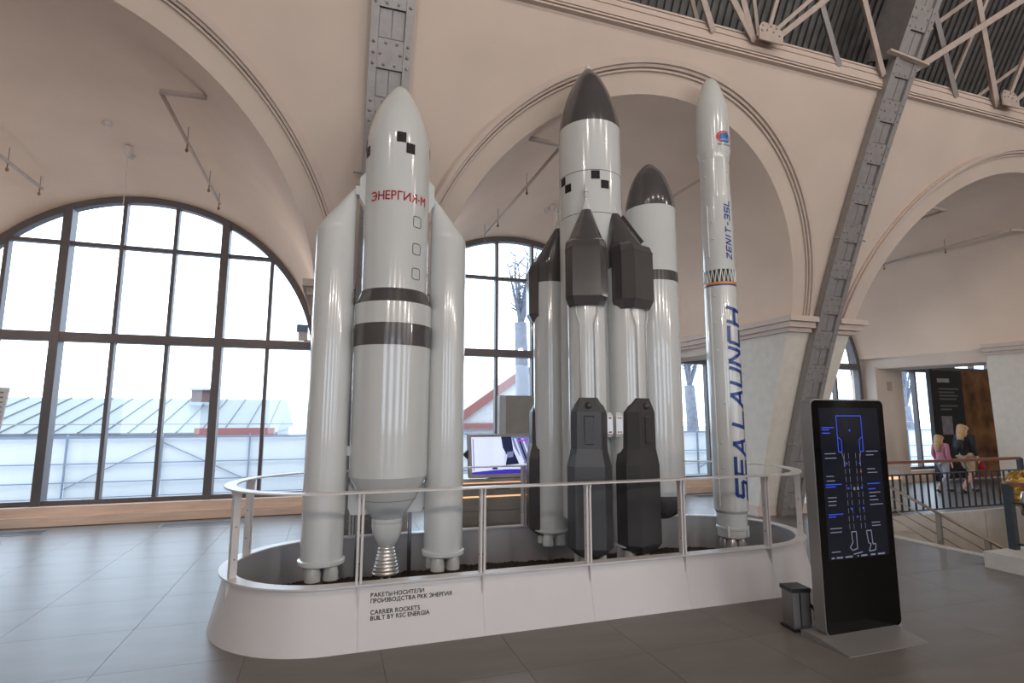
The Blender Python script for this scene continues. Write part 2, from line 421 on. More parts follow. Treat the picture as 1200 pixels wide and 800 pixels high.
def clip_circle(poly, cx, cz, R, n=64):
    # clip polygon (x,z) to the arch shape: below springing everything inside +-R, above inside the circle
    pl = [(cx+R*math.cos(PI*i/n), cz+R*math.sin(PI*i/n)) for i in range(n+1)]
    region = [(cx+R, -1)]+pl+[(cx-R, -1)]
    out = poly
    for i in range(len(region)):
        a = region[i]; b = region[(i+1) % len(region)]
        if not out: return []
        inp = out; out = []
        def side(p): return (b[0]-a[0])*(p[1]-a[1])-(b[1]-a[1])*(p[0]-a[0])
        for j in range(len(inp)):
            p, q = inp[j], inp[(j+1) % len(inp)]; sp, sq = side(p), side(q)
            if sp >= 0: out.append(p)
            if (sp >= 0) != (sq >= 0):
                t = sp/(sp-sq); out.append((p[0]+(q[0]-p[0])*t, p[1]+(q[1]-p[1])*t))
    return out
def window(n_, cx):
    w = struct('window_%d' % n_, (cx, WY, SILL))
    xs = [(-2.59, .05), (-1.85, .055), (-1.11, .12), (-0.37, .055), (0.37, .055), (1.11, .12), (1.85, .055), (2.59, .05)]
    y0, y1 = WY-0.07, WY+0.07
    zs = [(2.70, 2.84), (4.22, 4.28)]
    # arched frame
    secs = []; R0, R1 = WR-0.06, WR+0.06
    pts = [(cx+WR, SILL)]+[(cx+WR*math.cos(PI*i/48), WZC+WR*math.sin(PI*i/48)) for i in range(49)]+[(cx-WR, SILL)]
    for i, (x, z) in enumerate(pts):
        if z <= WZC: nx, nz = (1 if x > cx else -1), 0
        else: nx, nz = (x-cx)/WR, (z-WZC)/WR
        secs.append([(x-nx*.05, y0, z-nz*.05), (x+nx*.05, y0, z+nz*.05), (x+nx*.05, y1, z+nz*.05), (x-nx*.05, y1, z-nz*.05)])
    obj('arch_frame', MB().loft(secs), FRAME, w, smooth=True, angle=40)
    def top(dx): return WZC+math.sqrt(max(0.0, WR*WR-dx*dx))
    for dx, t in xs:
        if abs(dx) > 2.5: continue
        dp = 0.10 if t > 0.1 else 0.06
        obj('mullion', MB().box(cx+dx-t/2, cx+dx+t/2, WY-dp, WY+dp, SILL, top(dx)), FRAME, w)
    obj('transom', MB().box(cx-WR+.02, cx+WR-.02, WY-0.09, WY+0.08, *zs[0]), FRAME, w)
    hw = math.sqrt(WR**2-(4.25-WZC)**2)
    obj('glazing_bar', MB().box(cx-hw+.02, cx+hw-.02, WY-0.05, WY+0.05, *zs[1]), FRAME, w)
    obj('bottom_rail', MB().box(cx-WR, cx+WR, WY-0.07, WY+0.07, SILL-.01, SILL+0.07), FRAME, w)
    zr = [SILL+.05, 2.77, 4.25, 5.2]
    xe = [-WR]+[d for d, t in xs[1:-1]]+[WR]
    for i in range(len(xe)-1):
        for j in range(3):
            poly = [(cx+xe[i], zr[j]), (cx+xe[i+1], zr[j]), (cx+xe[i+1], zr[j+1]), (cx+xe[i], zr[j+1])]
            poly = clip_circle(poly, cx, WZC, WR-0.02)
            if len(poly) < 3: continue
            area = abs(sum(poly[a][0]*poly[(a+1) % len(poly)][1]-poly[(a+1) % len(poly)][0]*poly[a][1] for a in range(len(poly))))/2
            if area < 0.01: continue
            obj('pane', MB().add([(x, WY, z) for x, z in poly], [tuple(range(len(poly)))]), GLASS, w)
    s = MB().box(cx-WR-.3, cx+WR+.3, 9.72, 9.99, 0.0, 0.13).box(cx-WR-.3, cx+WR+.3, 9.80, 9.99, 0.13, SILL)
    obj('window_sill', s, WOOD, w)
for i, c in enumerate(WINS): window(i+1, c)

# ---- cornice, attic ledge, roof deck, far side of the hall
for k in range(4):
    a = (-14, RIBS[0]+.21, RIBS[1]+.21, RIBS[2]+.21)[k]; b = (RIBS[0]-.21, RIBS[1]-.21, RIBS[2]-.21, 24)[k]
    tr = MB(); y = YN(6.05)+0.07
    for z0, z1, p in ((5.97, 5.99, .02), (6.0, 6.02, .035), (6.03, 6.14, .04), (6.14, 6.20, .055), (6.205, 6.23, .065)): tr.box(a, b, y-p, y+.3, z0, z1)
    obj('trim_%d' % (k+10), tr, TRIM, kind='structure')
obj('ceiling_attic_ledge', MB().box(-14, 24, 4.95, 10.2, 6.02, 6.19), mat('attic_dark', (96, 88, 84), 0.9), kind='structure')
def roofY(z): return YN(z)+1.05
rv = []; rf = []
ZR = [6.1+i*0.45 for i in range(16)]
CP = [(roofY(z), z) for z in ZR]
ya, za = CP[-1]
for t in (0.25, 0.5, 0.75, 1.0): CP.append((ya+(-4-ya)*t, za+1.3*math.sin(t*PI/2)))
full = CP+[(-8-y, z) for y, z in reversed(CP[:-1])]
nx = 0; pitch = 0.115
x = -14.0; cols = []
while x < 24:
    for dx, h in ((0, 0), (pitch*.5, 0), (pitch*.5, .03), (pitch, .03)): cols.append((x+dx, h))
    x += pitch
for (x, h) in cols:
    for y, z in full: rv.append((x, y-h*(1 if y > -4 else -1), z-h*0.4))
m_ = len(full)
for i in range(len(cols)-1):
    for j in range(m_-1): rf.append((i*m_+j, (i+1)*m_+j, (i+1)*m_+j+1, i*m_+j+1))
obj('ceiling_roof_deck', MB().add(rv, rf), DECK, kind='structure')
bw = MB().box(-14, 24, -14.4, -14.0, 4.9, 6.6).box(-14, 24, -14.4, -14.0, 0, 0.5)
for x in (-14, -6.8, -0.1, 6.6, 13.3, 20.0): bw.box(x, x+3.4, -14.4, -14.0, 0.5, 4.9)
obj('wall_back', bw, PLASTER, kind='structure')
obj('ceiling_back_ledge', MB().box(-14, 24, -14.4, -10, 6.5, 6.6), PLASTER, kind='structure')
obj('wall_left', MB().box(-14.3, -14, -15, 10.2, -.2, 16), PLASTER, kind='structure')
obj('wall_right', MB().box(24, 24.3, -15, 10.2, -.2, 16), PLASTER, kind='structure')

# ---- riveted steel ribs
def rib_sweep(mb, x0, x1, d0, d1, z0, z1, n):
    secs = []
    for i in range(n+1):
        z = z0+(z1-z0)*i/n; dy = DY(z); L = math.hypot(1, dy); ny, nz = -1/L, dy/L
        sec = []
        for x, d in ((x0, d0), (x1, d0), (x1, d1), (x0, d1)): sec.append((x, YN(z)+ny*d, z+nz*d))
        secs.append(sec)
    return mb.loft(secs)
def steel_rib(xr, label, dense):
    r = thing('steel_rib', label, 'steel rib', (xr, YN(0), 0), 'riveted steel ribs of the hall')
    ZT = 11.5
    obj('web', rib_sweep(MB(), xr-.21, xr+.21, -.055, 0.0, 0, ZT, 40), IRON, r)
    obj('upper_web', rib_sweep(MB(), xr-.2, xr+.2, -.4, -.05, 6.3, ZT, 20), IRON, r)
    for s in (-1, 1):
        obj('flange', rib_sweep(MB(), xr+s*.17-.04, xr+s*.17+.04, 0.0, .055, 0, ZT, 40), IRON, r)
    rv_ = MB(); z = 0.12; P = 0.5
    while z < 8.2:
        obj('batten_plate', rib_sweep(MB(), xr-.128, xr+.128, 0.0, .045, z, z+.25, 2), IRON, r)
        for s in (-1, 1):
            a, b = (xr-.124, xr-.005) if s < 0 else (xr+.005, xr+.124)
            obj('panel', rib_sweep(MB(), a, b, 0.0, .018, z+.26, z+P-.01, 2), IRON, r)
        dy = DY(z); L = math.hypot(1, dy); nrm = Vector((0, -1/L, dy/L))
        for px, pz in ((-.06, .035), (.05, .035), (-.1, .12), (.1, .13), (-.05, .215), (.06, .215)):
            rv_.dome(Vector((xr+px, YN(z+pz), z+pz))+nrm*.045, nrm, .017)
        for s in (-1, 1):
            for pz in (.03, .12, .21): rv_.dome(Vector((xr+s*.17, YN(z+pz), z+pz))+nrm*.055, nrm, .018)
        z += P
    obj('rivets', rv_, IRON, r, kind='stuff')
    for zb in (1.15, 4.15):
        yb = YN(zb)
        obj('bolt', MB().tube([(xr-.3, yb-.03, zb), (xr+.3, yb-.03, zb)], .012, 6), IRON, r)
steel_rib(RIBS[0], 'dark grey riveted steel rib rising behind the white rocket with red lettering', True)
steel_rib(RIBS[1], 'dark grey riveted steel rib on the pier behind the touchscreen kiosk', True)
steel_rib(RIBS[2], 'dark grey riveted steel rib on the pier past the stair well', False)

# ---- roof truss lattice between the ribs
def npt(x, z, off=0.0): return (x, YN(z)+0.02+off, z)
def lattice(label, xa, xb, bars, gussets):
    t = thing('roof_truss', label, 'truss', ((xa+xb)/2, YN(6.2), 6.2))
    obj('upper_chord', MB().bar(npt(xa+.2, 8.4, .05), npt(xb-.2, 8.4, .05), .1, .1), IRONLT, t)
    for (x0, z0, x1, z1, w, off, m_) in bars:
        if z0 < z1: x0, z0, x1, z1 = x1, z1, x0, z0
        dxz = (x0-x1)/(z0-z1); zt = 8.4
        xt = x1+dxz*(zt-z1)
        if xt > xb-.25: xt = xb-.25; zt = z1+(xt-x1)/dxz
        if xt < xa+.25: xt = xa+.25; zt = z1+(xt-x1)/dxz
        x0, z0 = xt, zt
        a, b = npt(x0, z0, off), npt(x1, z1, off)
        mb = MB().bar(a, b, w, .012, (0, -1, -.5)).bar((a[0], a[1]+w*.4, a[2]), (b[0], b[1]+w*.4, b[2]), .012, w*.8, (0, -1, -.5))
        obj('bar', mb, m_, t)
    for gx in gussets:
        y = YN(6.2)
        g = obj('gusset_plate', MB().prismy([(gx-.16, 6.08), (gx+.2, 6.08), (gx+.2, 6.24), (gx+.1, 6.32), (gx-.1, 6.32), (gx-.16, 6.24)], y-.04, y-.02), IRONLT, t)
        rv_ = MB()
        for px, pz in ((-.12, .12), (-.04, .14), (.05, .13), (.14, .1), (-.1, .19), (.02, .2), (.1, .19)): rv_.dome((gx+px, y-.04, 6.08+pz), (0, -1, 0), .016)
        obj('rivets', rv_, IRON, g, kind='stuff')
L_, D_ = IRONLT, IRON
lattice('pale lattice truss on the cornice above the middle arch', RIBS[0], RIBS[1], [
    (2.1, 7.9, 4.72, 6.12, .07, 0, L_), (3.3, 7.0, 4.13, 6.12, .07, .02, L_), (4.0, 6.9, 4.70, 6.12, .07, 0, L_), (4.87, 7.3, 4.87, 6.15, .05, 0, L_),
    (5.9, 7.15, 4.95, 6.25, .05, .06, L_), (6.3, 7.3, 5.0, 6.18, .07, 0, L_), (5.0, 7.15, 6.14, 6.12, .07, .05, D_),
    (5.7, 7.15, 6.86, 6.12, .07, 0, L_), (3.2, 7.6, 4.4, 6.15, .05, .5, L_), (5.2, 6.3, 4.6, 7.2, .05, .5, L_)], (4.86,))
lattice('pale lattice truss on the cornice above the stair side arch', RIBS[1], RIBS[2], [
    (9.3, 7.62, 7.33, 6.25, .085, -.04, L_), (7.0, 7.22, 8.33, 6.12, .08, .04, D_), (7.4, 7.63, 9.14, 6.12, .08, 0, L_),
    (8.52, 7.5, 8.48, 6.12, .055, .35, L_), (8.4, 7.5, 7.45, 6.75, .06, .3, L_), (9.9, 7.05, 8.72, 6.11, .05, .3, L_),
    (9.2, 7.4, 9.31, 6.15, .06, 0, L_), (10.4, 7.1, 9.4, 6.18, .07, 0, L_), (11.2, 7.6, 12.6, 6.12, .07, 0, L_)], (9.25,))
obj('tie_bracket', MB().bar((6.72, YN(6.28)-.09, 6.32), (7.42, YN(6.28)-.09, 6.26), .06, .03), IRONLT, bpy.data.objects['steel_rib.001'])

# ---- pipes, detectors and hanging rods in the vaults
PIPE = mat('pipe_paint', (188, 170, 160), 0.6)
names = ('left-hand window vault', '', '')
def pipe_run(x, z, y0, y1, side, label):
    t = thing('sprinkler_pipe', label, 'pipe', (x, (y0+y1)/2, z-.02), 'sprinkler pipes in the vaults')
    obj('pipe', MB().tube([(x, y1, z), (x, y0+.02, z)], .022, 8).tube([(x, y0, z), (x+side*.42, y0, z+.02)], .03, 8), PIPE, t, smooth=True)
    for f in (.35, .75, .98):
        y = y0+(y1-y0)*f
        h = obj('hanger', MB().tube([(x, y, z-.02), (x, y, z+.2)], .006, 5), IRON, t)
        obj('sprinkler_head', MB().lathe([(.006, z-.13), (.018, z-.12), (.018, z-.09), (.008, z-.08), (.008, z-.02)], x, y, 8), mat('brass', (150, 118, 84), .4, .6), t)
for c, w in ((BAYS[0], 'over the tall left window'), (BAYS[1], 'over the rockets'), (BAYS[2], 'over the stair well')):
    pipe_run(c+1.1, 4.93, 6.15, 9.35, 1, 'thin sprinkler pipe along the right flank of the vault '+w)
    pipe_run(c-1.22, 4.86, 5.75, 9.35, -1, 'thin sprinkler pipe along the left flank of the vault '+w)
CER = mat('ceramic_white', (214, 206, 200), .5)
def detector(x, y, z, label):
    t = thing('smoke_detector', label, 'smoke detector', (x, y, z-.08), 'smoke detectors on the vaults')
    obj('base', MB().lathe([(.055, z-.03), (.06, z+.06)], x, y, 16), CER, t, smooth=True, angle=40)
    obj('sensor', MB().lathe([(.028, z-.075), (.036, z-.06), (.036, z-.03)], x, y, 14), CER, t, smooth=True, angle=40)
detector(BAYS[0]-.05, 8.1, 5.42, 'round white smoke detector on the vault crown farther from the left window')
detector(BAYS[0]-.05, 9.0, 5.40, 'round white smoke detector on the vault crown close to the left window')
detector(BAYS[1]-.1, 9.0, 5.38, 'round white smoke detector on the vault crown above the rockets')
for x, y, lab in ((BAYS[0], 8.75, 'thin cable rod hanging from the vault in front of the left window'), (BAYS[1]-.05, 8.85, 'thin cable rod hanging from the vault behind the grey-nosed rocket')):
    t = thing('hanging_rod', lab, 'hanging rod', (x, y, 4.5))
    obj('ceiling_rose', MB().lathe([(.02, 5.28), (.05, 5.33), (.05, 5.42)], x, y, 14), CER, t, smooth=True, angle=40)
    obj('rod', MB().tube([(x, y, 4.55), (x, y, 5.3)], .006, 6), CER, t)
t = thing('spot_fixture', 'small blue and white spot fixture clamped on the pier edge beside the left window', 'spotlight', (-.36, 6.75, 2.5))
obj('head', MB().box(-.42, -.30, 6.72, 6.86, 2.56, 2.64), mat('fixture_blue', (92, 118, 150), .4), t)
obj('mount', MB().box(-.40, -.30, 6.74, 6.84, 2.46, 2.56).box(-.34, -.1, 6.78, 6.80, 2.44, 2.47), CER, t)

# ---- floor grilles
def grille(x0, x1, y0, y1, label):
    t = thing('floor_grille', label, 'grille', ((x0+x1)/2, (y0+y1)/2, 0), 'floor grilles by the windows')
    f = MB().box(x0, x1, y0, y0+.02, 0, .006).box(x0, x1, y1-.02, y1, 0, .006).box(x0, x0+.02, y0, y1, 0, .006).box(x1-.02, x1, y0, y1, 0, .006)
    obj('grille_frame', f, STEEL, t)
    s = MB().box(x0+.02, x1-.02, y0+.02, y1-.02, -.001, .0015)
    obj('recess', s, mat('grille_dark', (52, 54, 60), .5), t)
    s = MB(); x = x0+.04
    while x < x1-.03: s.box(x, x+.008, y0+.02, y1-.02, .0015, .005); x += .03
    obj('slats', s, mat('grille_slat', (86, 90, 98), .4, .3), t, kind='stuff')
grille(-4.75, -3.61, 9.13, 9.42, 'dark slotted floor grille under the left end of the tall window')
grille(-2.27, -1.05, 9.13, 9.42, 'dark slotted floor grille beside the white display platform')
grille(6.9, 8.1, 9.2, 9.45, 'dark slotted floor grille seen past the slim blue-lettered rocket')

# ================================================================== OUTSIDE
obj('outside_ground', MB().box(-60, 90, 10.2, 90, -0.9, -0.6), mat('snowy_ground', (150, 156, 164), .9), kind='structure')
TARP = mat('white_tarp', (212, 215, 216), .7, var=.04, scale=.6)
DKR = mat('fence_rail', (122, 134, 152), .6)
def fence():
    t = thing('tarp_fence', 'long white tarpaulin fence on thin rails outside the windows', 'fence', (8, 16, -.6))
    x = -14.0; n = 0
    while x < 38:
        obj('tarp_panel', MB().box(x+.02, x+1.98, 16.0, 16.03, -.6, 1.02), TARP, t)
        obj('post', MB().box(x-.012, x+.012, 15.93, 15.99, -.6, 1.1), DKR, t)
        if n % 3 == 1: obj('brace', MB().bar((x, 15.96, -.2), (x+2, 15.96, .9), .02, .02), DKR, t)
        if n % 3 == 2: obj('brace', MB().bar((x, 15.96, .9), (x+2, 15.96, -.1), .02, .02), DKR, t)
        x += 2.0; n += 1
    for z, h in ((1.0, .05), (.39, .025), (-.05, .025), (-.42, .03)):
        obj('rail', MB().box(-14, 38, 15.92, 15.95, z, z+h), DKR, t)
    obj('top_wire', MB().box(-14, 38, 15.94, 15.96, 1.33, 1.355), IRON, t)
fence()
def house():
    t = thing('long_house', 'long low house with a pale standing seam metal roof and chimney', 'house', (-11, 24.5, -.6))
    MR = mat('pale_metal_roof', (104, 108, 110), .5, .1, var=.05)
    x0, x1 = -26, -1.9
    obj('roof', MB().loft([[(x0, 22, .95), (x0, 27, 2.25), (x0, 32, .95)], [(x1, 22, .95), (x1, 27, 2.25), (x1, 32, .95)]]), MR, t)
    x = x0
    while x < x1:
        obj('roof_seam', MB().bar((x, 22, .97), (x+.02, 27, 2.27), .035, .05), mat('seam_metal', (90, 97, 101), .5), t); x += .72
    obj('wall', MB().box(x0+.2, x1-.2, 22.3, 31.7, -.6, .98), mat('house_wall_pale', (150, 148, 148), .8), t)
    obj('verge_board', MB().bar((x1+.03, 21.9, .9), (x1+.03, 27, 2.26), .05, .1), MR, t)
    BR = mat('chimney_brick', (100, 76, 74), .9)
    ch = obj('chimney', MB().box(-5.6, -4.75, 26, 26.8, 1.9, 2.6), BR, t)
    obj('chimney_cap', MB().box(-5.7, -4.65, 25.9, 26.9, 2.6, 2.68), mat('cap_metal', (150, 160, 166), .5), ch)
    obj('chimney_base', MB().box(-5.65, -4.7, 25.9, 26.9, 1.85, 2.1), mat('cap_metal', (150, 160, 166), .5), ch)
    obj('parapet', MB().box(-4.4, -1.9, 21.2, 21.6, .6, 1.12), mat('house_brick', (134, 84, 80), .8), t)
house()
def gable():
    t = thing('gable_house', 'white gabled house with red roof boards behind the bare tree', 'house', (11, 30, -.6))
    obj('wall', MB().prismy([(5.4, -.6), (16.6, -.6), (16.6, .3), (11, 4.1), (5.4, .3)], 30.2, 38), mat('house_white', (176, 174, 172), .8), t)
    RB = mat('red_board', (126, 76, 70), .7)
    for s in (-1, 1): obj('roof_board', MB().bar((11+s*6, 30.1, .1), (11, 30.1, 4.3), .3, .45), RB, t)
    obj('eave_board', MB().box(5.0, 17.0, 29.9, 30.2, .8, 1.12), RB, t)
gable()
BARK = mat('bark', (116, 118, 128), .9, var=.15)
def tree(x, y, h, r, label, seed, poll=0.5):
    rnd = random.Random(seed)
    t = thing('bare_tree', label, 'tree', (x, y, -.6), None)
    zt = -.6+h*poll
    obj('trunk', MB().tube([(x+.05, y, -.6), (x, y, zt*.5), (x-.08, y, zt)], r, 10, r*.8), BARK, t, smooth=True)
    twigs = MB()
    for b in range(8):
        a = rnd.uniform(0, 2*PI); sp = rnd.uniform(.1, .45); L = h*(1-poll)*rnd.uniform(.6, 1.0)
        p = Vector((x-.08, y, zt-.1)); d = Vector((math.cos(a)*sp, math.sin(a)*sp*.5, 1)).normalized(); pts = [p]
        for i in range(5):
            p = p+d*L/5; d = (d+Vector((rnd.uniform(-.12, .12), rnd.uniform(-.1, .1), .05))).normalized(); pts.append(p)
        obj('branch', MB().tube(pts, r*.32, 6, r*.06), BARK, t)
        for q in pts[1:]:
            for _ in range(4):
                d2 = Vector((rnd.uniform(-1, 1), rnd.uniform(-.4, .4), rnd.uniform(.1, .9))).normalized()*L*rnd.uniform(.15, .35)
                mid = q+d2*.5+Vector((0, 0, .04)); twigs.tube([q, mid, q+d2+Vector((0, 0, -.05))], r*.07, 4, r*.025)
    obj('twigs', twigs, BARK, t, kind='stuff')
tree(6.35, 18, 8.5, .27, 'pollarded bare tree outside the middle window', 3, .64)
tree(13.7, 18.5, 7.5, .26, 'bare tree behind the fence seen past the blue-lettered rocket', 5, .45)
tree(25.2, 18.2, 7.5, .24, 'bare tree behind the fence seen left of the dark banner', 8, .35)
tree(26.6, 19.2, 7.5, .2, 'slim bare tree behind the fence close to the dark banner', 9, .35)

# ================================================================== DISPLAY PLATFORM
CL, CR, YC = 0.06, 3.90, 4.94
def stadium(R, z, n=24):
    pts = []
    for i in range(n+1):
        a = -PI/2+PI*i/n; pts.append((CR+R*math.cos(a), YC+R*math.sin(a), z))
    for i in range(n+1):
        a = PI/2+PI*i/n; pts.append((CL+R*math.cos(a), YC+R*math.sin(a), z))
    return pts
def ring(mb, R0, R1, z0, z1, n=24):
    secs = [stadium(R1, z0, n), stadium(R1, z1, n), stadium(R0, z1, n), stadium(R0, z0, n), stadium(R1, z0, n)]
    return mb.loft(secs, True, False)
P = thing('display_platform', 'white oval display platform with railing carrying the carrier rockets', 'platform', (1.98, YC, 0))
ZF = 0.42
RB, RT, RFL = 0.885, 0.79, 0.835
# wall split in panels at the fins
FX = [0.237, 1.138, 2.028, 2.926, 3.837]
def path_pt(kind, v, R):
    if kind == 'F': return (v, YC-R)
    if kind == 'B': return (v, YC+R)
    if kind == 'R': return (CR+R*math.cos(v), YC+R*math.sin(v))
    return (CL+R*math.cos(v), YC+R*math.sin(v))
panels = [[('F', FX[i]+.0006), ('F', FX[i+1]-.0006)] for i in range(4)]+[[('B', FX[i+1]-.0006), ('B', FX[i]+.0006)] for i in range(4)]
panels.append([('F', FX[4]+.0006), ('F', CR)]+[('R', -PI/2+PI*i/32) for i in range(1, 32)]+[('B', CR), ('B', FX[4]+.0006)])
panels.append([('B', FX[0]-.0006), ('B', CL)]+[('L', PI/2+PI*i/32) for i in range(1, 32)]+[('F', CL), ('F', FX[0]-.0006)])
for pn in panels:
    secs = []
    for kd, v in pn:
        o0, o1 = path_pt(kd, v, RB), path_pt(kd, v, RT); i0, i1 = path_pt(kd, v, RB-.03), path_pt(kd, v, RT-.03)
        secs.append([(o0[0], o0[1], 0), (o1[0], o1[1], ZF-.012), (i1[0], i1[1], ZF-.012), (i0[0], i0[1], 0)])
    obj('wall_panel', MB().loft(secs), PODIUM, P, smooth=True, angle=40)
obj('inner_wall', MB().loft([stadium(RT-.032, ZF-.012), stadium(RB-.05, 0.0)], True, False), INNER, P, smooth=True)
obj('rim', ring(MB(), RT-.05, RFL, ZF-.012, ZF), PODIUM, P, smooth=True, angle=40)
ZRL = 1.05
obj('handrail', ring(MB(), .745, .835, ZRL-.012, ZRL), PODIUM, P, smooth=True, angle=40)
POSTS = [('F', x) for x in FX]+[('B', x) for x in FX]+[('L', PI-.49), ('L', PI+.49), ('R', -.83), ('R', .83)]
for kd, v in POSTS:
    x, y = path_pt(kd, v, .785)
    nx_, ny_ = {'F': (0, -1), 'B': (0, 1)}.get(kd, (math.cos(v), math.sin(v)))
    tx, ty = -ny_, nx_
    def q(a, b, z): return (x+tx*a+nx_*b, y+ty*a+ny_*b, z)
    mb = MB()
    for s in (-1, 1):
        a0, a1 = s*.006, s*.022
        mb.loft([[q(a0, -.025, ZF), q(a1, -.025, ZF), q(a1, .025, ZF), q(a0, .025, ZF)],
                 [q(a0, -.025, ZRL-.06), q(a1, -.025, ZRL-.06), q(a1, .025, ZRL-.06), q(a0, .025, ZRL-.06)],
                 [q(a0, -.035, ZRL-.012), q(a1, -.035, ZRL-.012), q(a1, .035, ZRL-.012), q(a0, .035, ZRL-.012)]])
    ps = obj('post', mb, PODIUM, P)
    bm_ = MB()
    for z in (.55, .78): bm_.tube([q(-.024, 0, z), q(.024, 0, z)], .006, 6)
    obj('bolt', bm_, LINE, ps)
    # bracket fin under the rim
    p0 = path_pt(kd, v, RFL-.004); pt = path_pt(kd, v, RT-.005); pm = path_pt(kd, v, RT+.034)
    def fin(s): return [(p0[0]+tx*s, p0[1]+ty*s, ZF-.012), (pt[0]+tx*s, pt[1]+ty*s, ZF-.012), (pm[0]+tx*s, pm[1]+ty*s, .27)]
    obj('bracket_fin', MB().loft([fin(-.006), fin(.006)]), PODIUM, P)
# lettering on the sloped front
def podium_text(s, x, ztop, h):
    mb = caps2d(s, h*1.40, 'LEFT', .0016*h/.03, .10); out = MB(); out.f = mb.f
    for u, v, w in mb.v:
        z = ztop-h+v; yy = YC-(RB+(RT-RB)*z/(ZF-.012))-.0025
        out.v.append((x+u, yy, z))
    return out
for s, z in (('РАКЕТЫ-НОСИТЕЛИ', .352), ('ПРОИЗВОДСТВА РКК ЭНЕРГИЯ', .315), ('CARRIER ROCKETS', .245), ('BUILT BY RSC ENERGIA', .209)):
    obj('lettering', podium_text(s, .322, z, .028), INK, P)
# soil bed
nG = 330; mb = MB(); hgt = {}
xs_ = [CL-.8+(CR-CL+1.6)*i/nG for i in range(nG+1)]; ys_ = [YC-.8+1.6*j/100 for j in range(101)]
idx = {}
for i, x in enumerate(xs_):
    for j, y in enumerate(ys_):
        dx = max(0, CL-x, x-CR)
        if math.hypot(dx, y-YC) < .80:
            idx[(i, j)] = len(mb.v); mb.v.append((x, y, .042+random.uniform(-.008, .008)+.012*math.sin(x*3+y*5)+.006*math.sin(x*23+y*31)))
for (i, j) in list(idx):
    k = [(i, j), (i+1, j), (i+1, j+1), (i, j+1)]
    if all(q in idx for q in k): mb.f.append(tuple(idx[q] for q in k))
obj('soil_bed', mb, SOIL, kind='stuff', label='dark crumbly soil filling the floor of the display platform', cat='soil')

# ================================================================== ROCKETS
def nozzle_cluster(parent, cx, cy, z, rr, r0, r1, h, ang, m_, n=4):
    for k in range(n):
        a = ang+2*PI*k/n; x, y = cx+rr*math.cos(a), cy+rr*math.sin(a)
        obj('nozzle', MB().lathe([(r1, z-h), (r1*.97, z-h*.5), (r0, z), (r0*.6, z+.02)], x, y, 20), m_, parent, smooth=True, angle=50)
def lathe_part(name, prof, cx, cy, m_, parent, n=56, angle=25):
    return obj(name, MB().lathe(prof, cx, cy, n), m_, parent, smooth=True, angle=angle)
def interp(prof):
    def f(z):
        for (ra, za_), (rb, zb_) in zip(prof, prof[1:]):
            if za_ <= z <= zb_: return ra+(rb-ra)*(z-za_)/(zb_-za_+1e-9)
        return prof[-1][0] if z > prof[-1][1] else prof[0][0]
    return f
def smooth_prof(ctrl, n=6):   # catmull-rom through (r,z)
    out = []
    c = [ctrl[0]]+list(ctrl)+[ctrl[-1]]
    for i in range(1, len(c)-2):
        for k in range(n):
            t = k/n
            out.append(tuple(.5*((2*c[i][d])+(-c[i-1][d]+c[i+1][d])*t+(2*c[i-1][d]-5*c[i][d]+4*c[i+1][d]-c[i+2][d])*t*t+(-c[i-1][d]+3*c[i][d]-3*c[i+1][d]+c[i+2][d])*t**3) for d in (0, 1)))
    out.append(ctrl[-1])
    return [(max(.0008, r), z) for r, z in out]

# ---- rocket one: white, red lettering, two slant-nosed boosters
X1, Y1 = .503, 4.96
K1 = thing('carrier_rocket', 'stout white rocket model with red Cyrillic lettering and two slant-nosed boosters', 'rocket', (X1, Y1, .05), 'carrier rocket models on the platform')
nose1 = smooth_prof([(.296, 4.0), (.287, 4.16), (.243, 4.35), (.183, 4.50), (.11, 4.63), (.045, 4.71), (.001, 4.735)])
core = lathe_part('upper_stage', [(.294, 2.68), (.296, 3.3)]+nose1, X1, Y1, WHITEP, K1)
R1f = interp([(.294, 2.68), (.296, 3.3)]+nose1)
lathe_part('interstage_cone', [(.341, 2.555), (.295, 2.685)], X1, Y1, GREYP, K1)
lathe_part('white_band', [(.343, 2.375), (.343, 2.56)], X1, Y1, WHITEP, K1)
lathe_part('grey_band', [(.343, 2.185), (.343, 2.376)], X1, Y1, GREYP, K1)
lathe_part('main_tank', [(.30, 1.03), (.334, 1.075), (.341, 2.186)], X1, Y1, WHITEP, K1)
tc_ = lathe_part('tail_cone', [(.132, .716), (.243, .88), (.334, 1.076)], X1, Y1, WHITEP, K1)
obj('seam', wrap(grid2(-PI*.243, PI*.243, 0, .004, 40, 1), X1, Y1, .243, 0, .878, .002), LINE, tc_)
eng = lathe_part('engine_housing', smooth_prof([(.06, .475), (.085, .505), (.112, .56), (.128, .63), (.131, .70)])+[(.131, .72)], X1, Y1, WHITEP, K1)
obj('seam', wrap(grid2(-PI*.131, PI*.131, 0, .003, 40, 1), X1, Y1, .131, 0, .682, .002), LINE, eng)
pr = []
for i in range(8):
    z = .255+i*.028; r = .109-.0062*i
    pr += [(r, z), (r+.004, z+.006), (r+.004, z+.012), (r-.002, z+.015)]
lathe_part('main_nozzle', pr+[(.055, .49)], X1, Y1, CHROME, K1)
obj('support_pole', MB().tube([(X1-.03, Y1, .068), (X1-.03, Y1, .28)], .013, 8).tube([(X1+.03, Y1, .068), (X1+.03, Y1, .28)], .013, 8), STEEL, K1, smooth=True)
obj('support_pole', MB().tube([(.735, 5.22, .068), (.735, 5.22, .95)], .018, 10), STEEL, K1, smooth=True)
obj('support_pole', MB().tube([(.27, 5.22, .068), (.27, 5.22, .95)], .018, 10), STEEL, K1, smooth=True)
for s in (-1, 1):
    obj('tail_gusset', MB().prismy([(X1+s*.14, .74), (X1+s*.30, .74), (X1+s*.33, .80), (X1+s*.33, 1.0), (X1+s*.24, .9)][::s], Y1+.05, Y1+.075), WHITEP, K1)
